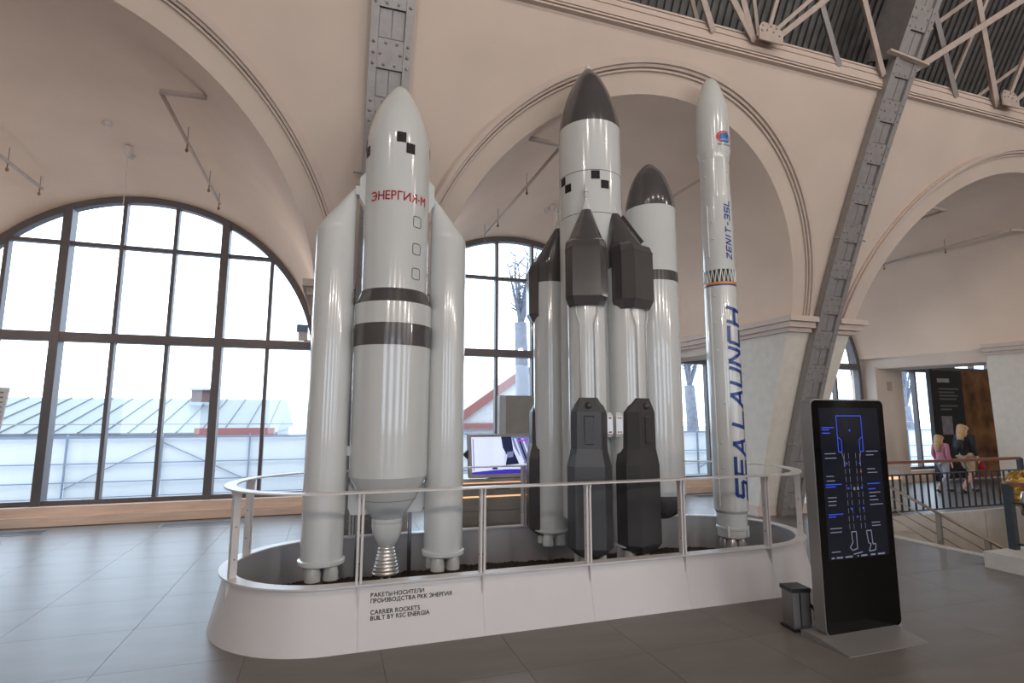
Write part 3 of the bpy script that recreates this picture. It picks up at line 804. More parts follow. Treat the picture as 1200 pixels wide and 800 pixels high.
# painted squares
def patch(parent, cx, cy, Rf, th, z, w, h, m_, name='painted_square'):
    g = grid2(-w/2, w/2, -h/2, h/2, 6, 3)
    obj(name, wrap(g, cx, cy, Rf, th, z, .003), m_, parent)
for th, z in ((.08, 4.07), (.37, 3.975), (-1.42, 4.07), (-1.14, 3.975), (1.60, 4.07)): patch(core, X1, Y1, R1f, th-.10, z, .083, .098, BLACKP)
tx = slice_u(caps2d('ЭНЕРГИЯ-М', .122, 'CENTER', .002, .11, .83), .02)
obj('lettering', wrap(tx, X1, Y1, R1f, -.02, 3.475, .003), REDP, core)
def outline(cx, cy, Rf, th, z, w, h, t_, rad=.012):
    # rounded square ring
    def rr(w, h, r):
        p = []
        for sx, sy, a0 in ((1, 1, 0), (-1, 1, 90), (-1, -1, 180), (1, -1, 270)):
            for k in range(5):
                a = math.radians(a0+k*22.5); p.append((sx*(w/2-r)+r*math.cos(a), sy*(h/2-r)+r*math.sin(a), 0))
        return p
    o_ = rr(w, h, rad); i_ = rr(w-2*t_, h-2*t_, max(.003, rad-t_)); n = len(o_)
    mb = MB().add(o_+i_, [(k, (k+1) % n, n+(k+1) % n, n+k) for k in range(n)])
    return wrap(mb, cx, cy, Rf, th, z, .003)
for z in (3.305, 3.055, 2.83): obj('hatch_outline', outline(X1, Y1, R1f, .565, z, .09, .105, .006, .02), BLACKP, core)
for s, bx in ((-1, -.022), (1, .997)):
    B = lathe_part('booster', [(.17, .40), (.172, .8), (.166, 3.0), (.166, 3.2)], bx, Y1, WHITEP, K1, 44)
    secs = []
    for r, z, dx in ((.166, 3.2, 0), (.165, 3.23, .001), (.157, 3.27, .009), (.125, 3.36, .04), (.085, 3.465, .08), (.045, 3.57, .12), (.016, 3.64, .149), (.004, 3.655, .155)):
        secs.append([(bx-s*dx+r*math.cos(2*PI*i/44), Y1+r*math.sin(2*PI*i/44), z) for i in range(44)])
    obj('slanted_nose', MB().loft(secs), WHITEP, B, smooth=True, angle=40)
    obj('skirt_ring', MB().lathe([(.168, .375), (.188, .385), (.19, .40), (.188, .415), (.17, .425)], bx, Y1, 44), WHITEP, B, smooth=True, angle=40)
    obj('base_plate', MB().lathe([(.1, .372), (.168, .38)], bx, Y1, 32), INNER, B)
    nozzle_cluster(B, bx, Y1, .385, .098, .043, .062, .125, PI/4+.12, WHITEP)
    bxm = X1+s*.295
    obj('attachment', MB().box(min(bx-s*.15, bxm-s*.01), max(bx-s*.15, bxm-s*.01), Y1-.05, Y1+.05, 3.58, 3.66)
        .prismy([(bxm-s*.01, 3.46), (bxm+s*.045, 3.56), (bxm+s*.045, 3.74), (bxm-s*.01, 3.80)][::s], Y1-.06, Y1+.06), WHITEP, K1)
    obj('attachment', MB().box(min(bx-s*.15, X1+s*.33), max(bx-s*.15, X1+s*.33), Y1-.04, Y1+.04, 1.25, 1.33), WHITEP, K1)
    obj('support_pole', MB().tube([(bx+.0, Y1, .068), (bx+.0, Y1, .38)], .02, 8), STEEL, K1, smooth=True)

# ---- rocket two: grey-nosed core with four strap-on boosters and cargo container
X2, Y2 = 2.512, 4.96
K2 = thing('carrier_rocket', 'large white rocket model with dark grey nose, four podded boosters and a side container', 'rocket', (X2, Y2, .05), 'carrier rocket models on the platform')
nose2 = smooth_prof([(.324, 4.585), (.315, 4.68), (.289, 4.82), (.232, 5.0), (.152, 5.18), (.085, 5.28), (.038, 5.335)])
c2 = lathe_part('core_stage', [(.20, .48), (.325, .62), (.329, 2.0), (.329, 4.0), (.325, 4.586)], X2, Y2, WHITEP, K2)
R2f = lambda z: .328
np_ = lathe_part('nose_cone', nose2, X2, Y2, GREYP, K2)
lathe_part('nose_tip', smooth_prof([(.040, 5.33), (.033, 5.36), (.018, 5.395), (.001, 5.41)]), X2, Y2, WHITEP, K2, 20, 60)
for z in (4.035, 3.59):
    obj('seam', wrap(grid2(-PI*.328, PI*.328, 0, .007, 60, 1), X2, Y2, .328, 0, z, .002), LINE, c2)
for th, z in ((-.30, 3.985), (0.0, 3.89), (-1.46, 3.985), (-1.22, 3.89)): patch(c2, X2, Y2, R2f, th, z, .088, .088, BLACKP)
BZ = [(.128, .40), (.186, .43), (.186, .445), (.172, .46), (.174, .9), (.178, 3.12)]
def podded(bx, by, ang, hidden=False):
    B = lathe_part('booster', BZ, bx, by, WHITEP, K2, 40)
    nozzle_cluster(B, bx, by, .42, .095, .042, .056, .125, PI/4, WHITEP)
    tcx, tcy = X2-bx, Y2-by; tl = math.hypot(tcx, tcy); tcx /= tl; tcy /= tl   # nose leans towards the core
    def lean(prof, n=36):
        return MB().loft([[(bx+tcx*d+r*math.cos(2*PI*i/n), by+tcy*d+r*math.sin(2*PI*i/n), z) for i in range(n)] for r, z, d in prof])
    obj('nose_cone', lean([(.179, 3.0, 0), (.181, 3.20, 0), (.178, 3.225, .001), (.165, 3.265, .012), (.052, 3.60, .125)]), GREYP, B, smooth=True, angle=40)
    obj('nose_probe', lean([(r, z, .125) for r, z in ((.052, 3.598), (.02, 3.70), (.016, 3.705), (.016, 3.73), (.022, 3.735), (.022, 3.75), (.015, 3.755), (.016, 3.79), (.024, 3.795), (.024, 3.81), (.012, 3.86), (.001, 3.90))], 16), WHITEP, B, smooth=True, angle=40)
    ca, sa = math.cos(ang), math.sin(ang)
    def Wd(x, y, z): return (bx+x*ca-y*sa, by+x*sa+y*ca, z)
    def sec(w, d, z, inner=.0):   # half octagon around the outer (-y) side
        return [Wd(*p, z) for p in ((-w, inner), (-w, -d*.55), (-w*.66, -d), (w*.66, -d), (w, -d*.55), (w, inner))]
    up_ = obj('parachute_pod', MB().loft([sec(.160, .195, 2.585), sec(.192, .235, 2.67), sec(.192, .235, 3.13), sec(.186, .205, 3.20), sec(.17, .15, 3.235)]), GREYP, B)
    obj('pod_rim', MB().loft([sec(.194, .238, 3.125), sec(.194, .238, 3.135)]), GREYP, up_)
    if ang > 0 and ang < 1: obj('conduit', MB().bar((bx+tcx*.115+.078*.80, by+tcy*.115-.078*.60, 3.57), (bx+tcx*.015+.182*.80, by+tcy*.015-.182*.60, 3.27), .03, .03), PODG, B)
    lo = obj('tail_pod', MB().loft([sec(.10, .165, .375), sec(.135, .20, .40), sec(.196, .232, .46), sec(.196, .232, 1.15), sec(.162, .215, 1.30), sec(.158, .215, 1.625), sec(.105, .185, 1.75)]), PODG, B)
    obj('sensor_ball', MB().ball(Wd(0, -.205, 1.68), .033, 12, 8), PODG, lo, smooth=True)
    obj('fairing', MB().loft([[Wd(-.035, -.2, 1.33), Wd(.035, -.2, 1.33), Wd(.035, -.228, 1.345), Wd(-.035, -.228, 1.345)], [Wd(-.05, -.2, 1.6), Wd(.05, -.2, 1.6), Wd(.04, -.232, 1.58), Wd(-.04, -.232, 1.58)]]), PODG, lo)
    for s in (-1, 1):
        obj('fuel_line', MB().tube([Wd(s*.10, -.15, 2.62), Wd(s*.10, -.17, 2.52), Wd(s*.065, -.178, 2.42), Wd(s*.065, -.178, 1.73)], .0065, 6), WHITEP, B, smooth=True)
    return B, Wd
BA, WA = podded(2.245, 4.56, -.42)
BB, WB = podded(2.675, 4.56, .30)
podded(2.205, 5.36, PI+.45)
podded(2.69, 5.36, PI-.40)
REDDOT = mat('red_dot', (170, 40, 34), .4)
for B, bx0, bx1, y in ((BA, 2.365, 2.405, 4.42), (BB, 2.455, 2.505, 4.42)):
    g = obj('grip_block', MB().loft([[(bx0, y, 1.40), (bx1, y, 1.40), (bx1, y+.12, 1.40), (bx0, y+.12, 1.40)], [(bx0-.008, y-.02, 1.43), (bx1+.008, y-.02, 1.43), (bx1+.008, y+.12, 1.43), (bx0-.008, y+.12, 1.43)],
        [(bx0-.008, y-.02, 1.585), (bx1+.008, y-.02, 1.585), (bx1+.008, y+.12, 1.585), (bx0-.008, y+.12, 1.585)], [(bx0, y, 1.62), (bx1, y, 1.62), (bx1, y+.12, 1.62), (bx0, y+.12, 1.62)]]), WHITEP, B)
    d = MB()
    for xx in (bx0+.012, bx1-.012):
        for z in (1.445, 1.57): d.dome((xx, y-.019, z), (0, -1, 0), .009)
    obj('red_dots', d, REDDOT, g)
cf = obj('tail_canister', MB().tube([(2.37, 5.06, .62), (2.31, 5.0, .86)], .055, 16), STEEL, K2, smooth=True, angle=40)
X2c = 3.235
ogc = smooth_prof([(.268, 3.80), (.258, 3.90), (.215, 4.07), (.15, 4.22), (.06, 4.33), (.001, 4.365)])
CT = lathe_part('cargo_container', [(.262, .80), (.266, 2.5), (.268, 3.802)], X2c, Y2, WHITEP, K2)
obj('nose_cone', MB().lathe(ogc, X2c, Y2, 48), GREYP, CT, smooth=True, angle=40)
obj('grey_band', MB().lathe([(.27, 2.985), (.27, 3.09)], X2c, Y2, 48), GREYP, CT, smooth=True, angle=40)
obj('tail_dome', MB().lathe(smooth_prof([(.001, .555), (.12, .575), (.21, .65), (.255, .75), (.263, .805)]), X2c, Y2, 48), GREYP, CT, smooth=True, angle=40)
obj('support_pole', MB().tube([(X2, Y2, .068), (X2, Y2, .5)], .04, 10), STEEL, K2, smooth=True)
for z in (1.2, 2.6): obj('attachment', MB().box(X2+.3, X2c-.24, Y2-.04, Y2+.04, z, z+.08), WHITEP, K2)

# ---- rocket three: slim, blue lettering
X3, Y3 = 4.118, 4.96
K3 = thing('carrier_rocket', 'slim white rocket model with large blue vertical lettering and a latticed interstage', 'rocket', (X3, Y3, .05), 'carrier rocket models on the platform')
lathe_part('engine_skirt', [(.138, .315), (.150, .33), (.152, .40), (.162, .405), (.162, .43), (.155, .435), (.156, .575)], X3, Y3, WHITEP, K3)
s1 = lathe_part('first_stage', [(.157, .57), (.176, .60), (.177, 2.0), (.174, 3.02)], X3, Y3, WHITEP, K3)
lathe_part('blue_stripe', [(.1755, 3.013), (.1755, 3.032)], X3, Y3, BLUEP, K3)
lathe_part('orange_stripe', [(.1765, 3.032), (.1765, 3.058)], X3, Y3, ORANGE, K3)
lathe_part('interstage_core', [(.12, 3.05), (.12, 3.24)], X3, Y3, mat('interstage_dark', (92, 92, 92), .4, .4), K3)
zz = MB(); nT = 22
for i in range(nT):
    a, b, c_ = 2*PI*i/nT, 2*PI*(i+.5)/nT, 2*PI*(i+1)/nT
    p = lambda t, z: (X3+.168*math.cos(t), Y3+.168*math.sin(t), z)
    zz.tube([p(a, 3.05), p(b, 3.215)], .006, 5).tube([p(b, 3.215), p(c_, 3.05)], .006, 5)
obj('interstage_lattice', zz, WHITEP, K3)
s2 = lathe_part('second_stage', [(.171, 3.20), (.170, 4.03), (.168, 4.06), (.163, 4.09), (.163, 4.52)], X3, Y3, WHITEP, K3)
f3 = smooth_prof([(.187, 5.08), (.178, 5.17), (.155, 5.28), (.118, 5.41), (.085, 5.50), (.045, 5.55), (.001, 5.562)])
s3 = lathe_part('payload_fairing', [(.165, 4.515), (.188, 4.60), (.188, 4.605), (.188, 4.9)]+f3, X3, Y3, WHITEP, K3)
nozzle_cluster(K3, X3, Y3, .33, .082, .032, .052, .115, PI/4, CHROME)
for th, z0, z1 in ((-1.3, 3.35, 3.95), (1.28, 3.1, 3.92), (-1.35, .65, 3.0), (1.28, .55, 3.0)):
    rr = .172 if z0 > 3.0 else .178
    x, y = X3+rr*math.sin(th), Y3-rr*math.cos(th)
    obj('cable_duct', MB().box(x-.009, x+.009, y-.009, y+.009, z0, z1), WHITEP, K3)
kn = MB()
for th, z in ((-1.05, .75), (-1.05, 1.05), (-1.05, 1.3), (-1.05, 1.7), (-1.05, 2.3), (-1.05, 2.6), (-1.05, 2.9), (-1.0, 3.55), (-1.0, 3.75), (-1.45, 4.5), (.75, 4.5), (-1.4, 4.3), (.3, 4.35), (-.75, 1.72)):
    rr = .176 if z < 4.1 else .164
    kn.dome((X3+rr*math.sin(th), Y3-rr*math.cos(th), z), (math.sin(th), -math.cos(th), 0), .013, 8)
obj('rivet_knobs', kn, WHITEP, K3)
for th in (-.95, .55):
    x, y = X3+.158*math.sin(th), Y3-.158*math.cos(th)
    obj('clamp', MB().box(x-.012, x+.012, y-.012, y+.012, .34, .45), WHITEP, K3)
# stroke letters, drawn in a 1 x 1 cell (advance along z, height towards -u)
def stroke(pts, w):
    mb = MB()
    for (x0, y0), (x1, y1) in zip(pts, pts[1:]):
        d = Vector((x1-x0, y1-y0, 0)); L = d.length; d.normalize(); n = Vector((-d.y, d.x, 0))*w/2
        a = Vector((x0, y0, 0))-d*w*.5; b = Vector((x1, y1, 0))+d*w*.5
        mb.add([a-n, b-n, b+n, a+n], [(0, 1, 2, 3)])
    return mb
GLY = {'S': [[(1, 1), (.08, 1), (0, .92), (0, .58), (.08, .5), (.92, .5), (1, .42), (1, .08), (.92, 0), (0, 0)]],
       'E': [[(1, 1), (0, 1), (0, 0), (1, 0)], [(0, .5), (.9, .5)]],
       'A': [[(0, 0), (.5, 1), (.58, 1), (1, 0)], [(.25, .34), (.85, .34)]],
       'L': [[(0, 1), (0, 0), (1, 0)]],
       'U': [[(0, 1), (0, .08), (.08, 0), (.92, 0), (1, .08), (1, 1)]],
       'N': [[(0, 0), (0, 1), (.1, 1), (.9, 0), (1, 0), (1, 1)]],
       'C': [[(1, 1), (.08, 1), (0, .92), (0, .08), (.08, 0), (1, 0)]],
       'H': [[(0, 0), (0, 1)], [(1, 0), (1, 1)], [(0, .5), (1, .5)]],
       'Z': [[(0, 1), (1, 1), (0, 0), (1, 0)]], 'I': [[(.5, 0), (.5, 1)]], 'T': [[(0, 1), (1, 1)], [(.5, 1), (.5, 0)]],
       '-': [[(.2, .5), (.8, .5)]], '3': [[(0, 1), (.9, 1), (1, .9), (1, .6), (.9, .5), (.3, .5)], [(.9, .5), (1, .4), (1, .1), (.9, 0), (0, 0)]]}
def vertical_text(s, width, height, gap, stroke_w, slant):
    # returns list of letters; text runs upwards (+v), letter tops point to -u
    out = []; pen = 0.0
    for ch in s:
        if ch == ' ': pen += width*.45; continue
        mb = MB()
        wdt = width*(.35 if ch == 'I' else (.7 if ch == '-' else 1.0))
        for st in GLY[ch]:
            p = [(x*wdt+slant*y*height, y*height) for x, y in st]
            q = stroke(p, stroke_w); mb.add(q.v, q.f)
        o_ = MB(); o_.f = mb.f; o_.v = [(-(y-height/2), pen+x, 0) for x, y, z in mb.v]
        out.append(o_); pen += wdt+gap
    return out, pen
ls, tot = vertical_text('SEA LAUNCH', .155, .145, .066, .036, .28)
for l in ls: obj('letter', wrap(slice_u(l, .012), X3, Y3, .177, .10, .73, .0035), BLUEP, s1)
ls, tot = vertical_text('ZENIT-3SL', .052, .060, .031, .014, .28)
for l in ls: obj('letter', wrap(slice_u(l, .012), X3, Y3, .171, .02, 3.31, .0035), BLUEP, s2)
# fairing logo: blue globe with a red swoosh
lg = MB(); n = 28
def ell(a, b, cx=0, cz=0, t0=0, t1=2*PI, k=28): return [(cx+a*math.cos(t0+(t1-t0)*i/k), cz+b*math.sin(t0+(t1-t0)*i/k), 0) for i in range(k+1)]
e = ell(.08, .06); obj('logo_globe', wrap(slice_u(MB().add(e[:-1], [tuple(range(28))]), .015), X3, Y3, .188, .10, 4.735, .003), mat('logo_blue', (36, 96, 168), .3), s3)
e = ell(.068, .026, -.005, -.02, 0, PI); obj('logo_band', wrap(slice_u(MB().add(e, [tuple(range(len(e)))]), .015), X3, Y3, .188, .10, 4.72, .0045), mat('logo_light_blue', (70, 160, 214), .3), s3)
o_ = ell(.112, .076, 0, 0, PI*.35, PI*1.35); i_ = ell(.088, .062, .008, 0, PI*.35, PI*1.35); k = len(o_)
obj('logo_swoosh', wrap(MB().add(o_+i_, [(j, j+1, k+j+1, k+j) for j in range(k-1)]), X3, Y3, .188, .10, 4.74, .0045), mat('logo_red', (206, 60, 48), .3), s3)
obj('logo_spark', wrap(MB().add([(.02, -.01, 0), (.05, .03, 0), (.062, -.02, 0), (.045, -.035, 0)], [(0, 1, 2, 3)]), X3, Y3, .188, .10, 4.73, .005), ORANGE, s3)
obj('logo_text', wrap(slice_u(text2d('SEA LAUNCH', .032, 'CENTER', .0006), .015), X3, Y3, .188, .10, 4.64, .003), BLUEP, s3)

# ================================================================== TOUCHSCREEN KIOSK
def rrect(x0, x1, z0, z1, r, n=5):
    p = []
    for cx_, cz_, a0 in ((x1-r, z1-r, 0), (x0+r, z1-r, 90), (x0+r, z0+r, 180), (x1-r, z0+r, 270)):
        for k in range(n+1):
            a = math.radians(a0+90*k/n); p.append((cx_+r*math.cos(a), cz_+r*math.sin(a)))
    return p
K = thing('touchscreen_kiosk', 'freestanding black touchscreen kiosk showing a blue rocket diagram', 'kiosk', (3.8, 3.2, 0))
obj('housing', MB().prismy(rrect(3.428, 4.168, .03, 1.72, .045), 3.205, 3.30), KFRAME, K, smooth=True, angle=40)
obj('front_glass', MB().prismy(rrect(3.436, 4.160, .036, 1.712, .04), 3.198, 3.206), KBLACK, K)
SX0, SX1, SZ0, SZ1 = 3.495, 4.095, .548, 1.655
S = obj('screen', MB().box(SX0, SX1, 3.1965, 3.1985, SZ0, SZ1), KSCREEN, K)
def sp(s, t): return (SX0+(SX1-SX0)*s, SZ1-(SZ1-SZ0)*t)
def gbar(mb, s0, t0, s1, t1, w=.004):
    x0, z0 = sp(s0, t0); x1, z1 = sp(s1, t1)
    d = Vector((x1-x0, 0, z1-z0)); d.normalize(); nn = Vector((-d.z, 0, d.x))*w/2
    a = Vector((x0, 3.1955, z0)); b = Vector((x1, 3.1955, z1))
    mb.add([a-nn, b-nn, b+nn, a+nn], [(0, 1, 2, 3)])
def gpoly(mb, pts, w=.004):
    for a, b in zip(pts, pts[1:]): gbar(mb, *a, *b, w)
g = MB()
gpoly(g, [(.28, .30), (.28, .055), (.70, .055), (.70, .30)], .007); gpoly(g, [(.28, .30), (.34, .30), (.34, .22), (.29, .20)], .006); gpoly(g, [(.70, .30), (.64, .30), (.64, .22), (.69, .20)], .006)
for s, t in ((.49, .155), (.40, .38), (.62, .38), (.40, .545), (.62, .545), (.42, .68), (.62, .68), (.51, .735)): gbar(g, s-.012, t, s+.012, t, .014)
for s, t, l in ((.03, .135, .2), (.03, .15, .12), (.03, .172, .13), (.03, .515, .26), (.03, .53, .16), (.04, .71, .24), (.04, .725, .12), (.72, .52, .22), (.73, .555, .12)): gbar(g, s, t, s+l, t, .007)
obj('screen_drawing', g, GBLUE, S, kind='stuff')
g = MB()
for s in (.37, .44, .56, .63): 
    for k in range(10): gbar(g, s, .31+k*.052, s, .345+k*.052, .003)
gpoly(g, [(.33, .305), (.36, .345), (.36, .40)], .005); gpoly(g, [(.65, .305), (.63, .345), (.63, .40)], .005)
gpoly(g, [(.39, .83), (.47, .83), (.47, .94), (.39, .95), (.35, .93), (.40, .90), (.39, .83)], .008); gpoly(g, [(.40, .975), (.55, .965)], .008)
gpoly(g, [(.64, .83), (.72, .83), (.73, .92), (.78, .92), (.77, .96), (.66, .965), (.70, .92), (.66, .91), (.64, .83)], .008)
for t in (.31, .34, .46, .49, .60, .625, .65, .80, .825, .95): 
    l = .12+.12*((t*37) % 1); gbar(g, .05, t, .05+l, t, .0065)
for t in (.30, .325, .42, .445, .58, .605, .63, .66, .78, .80): 
    l = .10+.12*((t*53) % 1); gbar(g, .74, t, .74+l, t, .0065)
for s, l in ((.04, .05), (.12, .1), (.26, .12), (.46, .02), (.52, .1), (.68, .08), (.80, .12)): gbar(g, s, 1.0-.012, s+l, 1.0-.012, .012)
gbar(g, .48, .548, .51, .548, .022); gbar(g, .54, .548, .57, .548, .022)
obj('screen_labels', g, GWHITE, S, kind='stuff')
g = MB(); gbar(g, .62, .435, .64, .435, .012); obj('screen_dot', g, GRED, S)
obj('base_plate', MB().loft([[(3.345, 3.35, 0), (3.345, 2.955, 0), (3.345, 2.955, .004), (3.345, 3.2, .04), (3.345, 3.35, .04)], [(4.10, 3.35, 0), (4.10, 2.955, 0), (4.10, 2.955, .004), (4.10, 3.2, .04), (4.10, 3.35, .04)]]), KFRAME, K)
obj('foot', MB().prism([(4.09, 3.2), (4.17, 3.2), (4.17, 3.3), (4.09, 3.3)], 0, .035), KFRAME, K)
# power bollard
Bx = thing('power_bollard', 'small grey socket bollard with black top and foot beside the kiosk', 'socket box', (3.42, 3.47, 0))
obj('foot', MB().prism([(3.335, 3.40), (3.50, 3.37), (3.53, 3.53), (3.36, 3.56)], 0, .02), DARKPL, Bx)
obj('body', MB().prism([(3.352, 3.415), (3.485, 3.39), (3.51, 3.52), (3.375, 3.545)], .02, .275), mat('bollard_grey', (128, 127, 128), .4, .5), Bx)
obj('groove', MB().box(3.405, 3.412, 3.398, 3.41, .03, .27), DARKPL, Bx)
obj('cap', MB().prism([(3.345, 3.408), (3.495, 3.38), (3.52, 3.53), (3.368, 3.555)], .275, .305), DARKPL, Bx)
sp_ = obj('socket_panel', MB().prism([(3.484, 3.395), (3.497, 3.392), (3.517, 3.515), (3.505, 3.518)], .04, .27), DARKPL, Bx)
obj('socket', MB().lathe([(.018, .19), (.018, .215)], 3.508, 3.45, 12), STEEL, sp_)
obj('power_cable', MB().tube([(3.51, 3.45, .16), (3.56, 3.45, .155), (3.585, 3.44, .11), (3.56, 3.42, .06), (3.57, 3.38, .055)], .012, 8), DARKPL, label='short black power cable plugged into the socket bollard', cat='cable', smooth=True)

# ================================================================== CABINET AND MONITOR BEHIND THE PLATFORM
CAB = mat('cabinet_beige', (148, 142, 132), .5)
GLOW = mat('warm_led', (255, 200, 150), .5, emit=(255, 196, 146), estr=1.0)
C_ = thing('media_cabinet', 'low beige cabinet with glowing warm light strips behind the platform', 'cabinet', (2.1, 7.0, 0))
obj('body', MB().box(1.35, 2.9, 6.83, 7.3, 0.05, .735), CAB, C_)
obj('plinth', MB().box(1.4, 2.85, 6.87, 7.28, 0, .05), DARKPL, C_)
obj('top', MB().box(1.33, 2.92, 6.76, 7.32, .755, .80), mat('cabinet_top', (206, 202, 196), .4), C_)
for z, y in ((.737, 6.80), (.562, 6.815)): obj('light_strip', MB().box(1.36, 2.89, y, 6.835, z, z+.016), GLOW, C_)
for z0, z1 in ((.585, .73), (.40, .555), (.225, .393), (.06, .218)):
    dr = obj('drawer', MB().box(1.37, 2.88, 6.81, 6.83, z0, z1), CAB, C_)
    if z0 > .5: obj('handle_slot', MB().box(2.03, 2.22, 6.805, 6.812, .655, .672), DARKPL, dr)
TV = thing('tilted_monitor', 'tilted flat monitor with a bright picture on the beige cabinet', 'monitor', (2.15, 6.75, .8))
def tvp(x, h, d):   # tilt back a little
    return (x, 6.72+.18*h-d, .815+h)
def tvbox(mb, x0, x1, h0, h1, d0, d1):
    q = [tvp(x0, h0, d0), tvp(x1, h0, d0), tvp(x1, h0, d1), tvp(x0, h0, d1), tvp(x0, h1, d0), tvp(x1, h1, d0), tvp(x1, h1, d1), tvp(x0, h1, d1)]
    return mb.add(q, [(3,2,1,0),(4,5,6,7),(0,1,5,4),(1,2,6,5),(2,3,7,6),(3,0,4,7)])
fr = MB(); x0, x1 = 1.665, 2.62
tvbox(fr, x0, x1, 0, .04, -.05, .03); tvbox(fr, x0, x1, .50, .535, -.05, .03); tvbox(fr, x0, x0+.035, .04, .50, -.05, .03); tvbox(fr, x1-.035, x1, .04, .50, -.05, .03); tvbox(fr, x0, x1, 0, .53, -.06, -.03)
obj('bezel', fr, TVB, TV)
def em(name, c, s=1.0): return mat(name, c, .3, emit=c, estr=s)
scr = obj('screen', tvbox(MB(), x0+.035, x1-.035, .04, .50, -.02, -.012), em('tv_white', (214, 224, 250), .85), TV)
def tvpoly(name, pts, d, m_):
    obj('screen_picture', MB().add([tvp(1.70+.885*u, .04+.46*v, d) for u, v in pts], [tuple(range(len(pts)))]), m_, scr)
NAVY, GREYB, PALE, VIO = em('tv_navy', (34, 40, 74), .6), em('tv_grey', (120, 130, 176), .7), em('tv_pale', (206, 212, 240), .85), em('tv_violet', (62, 52, 170), .8)
tvpoly('p', [(.46, 1), (.62, 1), (.64, .62), (.72, .25), (.47, .22), (.52, .55), (.48, .7)], -.0105, NAVY)
tvpoly('p', [(.62, 1), (.66, .70), (.80, .25), (1, .28), (1, 1)], -.0105, GREYB)
for u in (.66, .72, .78): tvpoly('p', [(u, .95), (u+.025, .95), (u+.14, .30), (u+.11, .30)], -.009, PALE if u != .72 else NAVY)
tvpoly('p', [(.47, .22), (.52, .52), (.545, .52), (.51, .22)], -.009, PALE)
tvpoly('p', [(.54, .58), (.64, .60), (.63, .44), (.54, .42)], -.009, GREYB)
tvpoly('p', [(.30, .12), (.33, .20), (.38, .20), (.39, .12)], -.009, NAVY)
tvpoly('p', [(0, 0), (1, 0), (1, .10), (.55, .12), (.3, .10), (0, .06)], -.009, VIO)
for u in (.03, .035): tvpoly('p', [(u, .1), (u+.01, .1), (u+.01, .95), (u, .95)], -.009, GREYB)
tvpoly('p', [(.70, .86), (.88, .88), (.88, .93), (.70, .90)], -.0075, em('tv_magenta', (170, 70, 200), .8))
obj('stand', MB().box(1.95, 2.35, 6.80, 6.98, .80, .84).box(2.1, 2.2, 6.86, 6.90, .84, 1.1), DARKPL, TV)
obj('speaker', MB().prismy([(1.60, 1.10), (1.665, 1.04), (1.665, 1.16)], 6.80, 6.86), DARKPL, TV)
PB = thing('panel_box', 'plain grey-beige upright panel box standing behind the monitor', 'panel', (2.5, 7.3, 0))
obj('front_panel', MB().box(2.34, 2.99, 7.345, 7.365, .3, 1.868), mat('panel_greige', (158, 153, 145), .6), PB)
obj('side_panel', MB().box(2.25, 2.34, 7.347, 7.47, 0, 1.868).box(2.33, 2.99, 7.365, 7.47, 0, 1.863), mat('panel_pale', (196, 200, 204), .5), PB)

# info stand at the far left
IS = thing('info_stand', 'pale leaning information stand with small print by the left window', 'sign', (-4.0, 8.4, 0))
obj('board', MB().loft([[(-4.5, 8.2, .45), (-3.86, 8.2, .45), (-3.86, 8.23, .45), (-4.5, 8.23, .45)], [(-4.35, 8.32, 1.92), (-3.78, 8.32, 1.92), (-3.78, 8.35, 1.92), (-4.35, 8.35, 1.92)]]), mat('stand_pale', (206, 206, 208), .5), IS)
obj('leg', MB().bar((-4.1, 8.28, 0), (-4.1, 8.33, 1.4), .1, .05), STEEL, IS)
obj('foot', MB().box(-4.4, -3.8, 8.1, 8.6, 0, .02), STEEL, IS)
pm_ = MB()
for k in range(9): pm_.bar((-3.86+.004*k, 8.296-.009*k, 1.86-.06*k), (-3.82+.004*k, 8.296-.009*k, 1.86-.06*k), .004, .012)
obj('print', pm_, LINE, IS)

# ================================================================== STAIR WELL SIDE
wl = MB().box(WELL[0], WELL[1], WELL[3]-.001, WELL[3]+.1, -2.2, -.004)
obj('wall_well_back', wl, STONE, kind='structure')
obj('wall_well_sides', MB().box(WELL[0]-.1, WELL[0], WELL[2], WELL[3], -2.2, -.31).box(WELL[1], WELL[1]+.1, WELL[2], WELL[3], -2.2, -.31).box(WELL[0], WELL[1], WELL[2]-.1, WELL[2], -2.2, -.31), STONE, kind='structure')
for i in range(4):
    for j in range(1):
        x = WELL[0]+i*1.1; obj('stone_slab', MB().box(x+.006, min(x+1.094, WELL[1]), WELL[3]-.03, WELL[3]+.05, -.95, .015), STONE, bpy.data.objects['wall_well_back'])
obj('floor_lower', MB().box(WELL[0]-.1, WELL[1]+.1, WELL[2]-.1, WELL[3]+.1, -2.3, -2.2), STONE, kind='structure')
ST = thing('stair_flight', 'pale stone stair flight going down inside the well', 'stairs', (7.9, 5.4, -2.2))
for i in range(9):
    y = WELL[3]-.05-i*.24
    obj('step', MB().box(WELL[0]+.02, 8.7, y-.24, y, -2.19, -.2-i*.2), STONE, ST)
HR = thing('stair_handrail', 'slim brass-toned sloping handrail with lower bars along the stairs', 'handrail', (7.38, 5.2, 0))
BRZ = mat('bronze_steel', (150, 138, 124), .35, .6)
xh_ = 7.36
def hz(y): return .605-(5.62-y)*.41
obj('top_rail', MB().tube([(xh_, 6.2, hz(6.2)), (xh_, 4.3, hz(4.3))], .02, 8), BRZ, HR, smooth=True)
for k in (1, 2, 3): obj('lower_bar', MB().tube([(xh_, 6.2, hz(6.2)-.14*k), (xh_, 4.32, hz(4.32)-.14*k)], .008, 6), BRZ, HR, smooth=True)
for y in (5.9, 5.05, 4.52): obj('post', MB().box(xh_-.015, xh_+.015, y-.03, y+.03, hz(y)-.62, hz(y)), BRZ, HR)
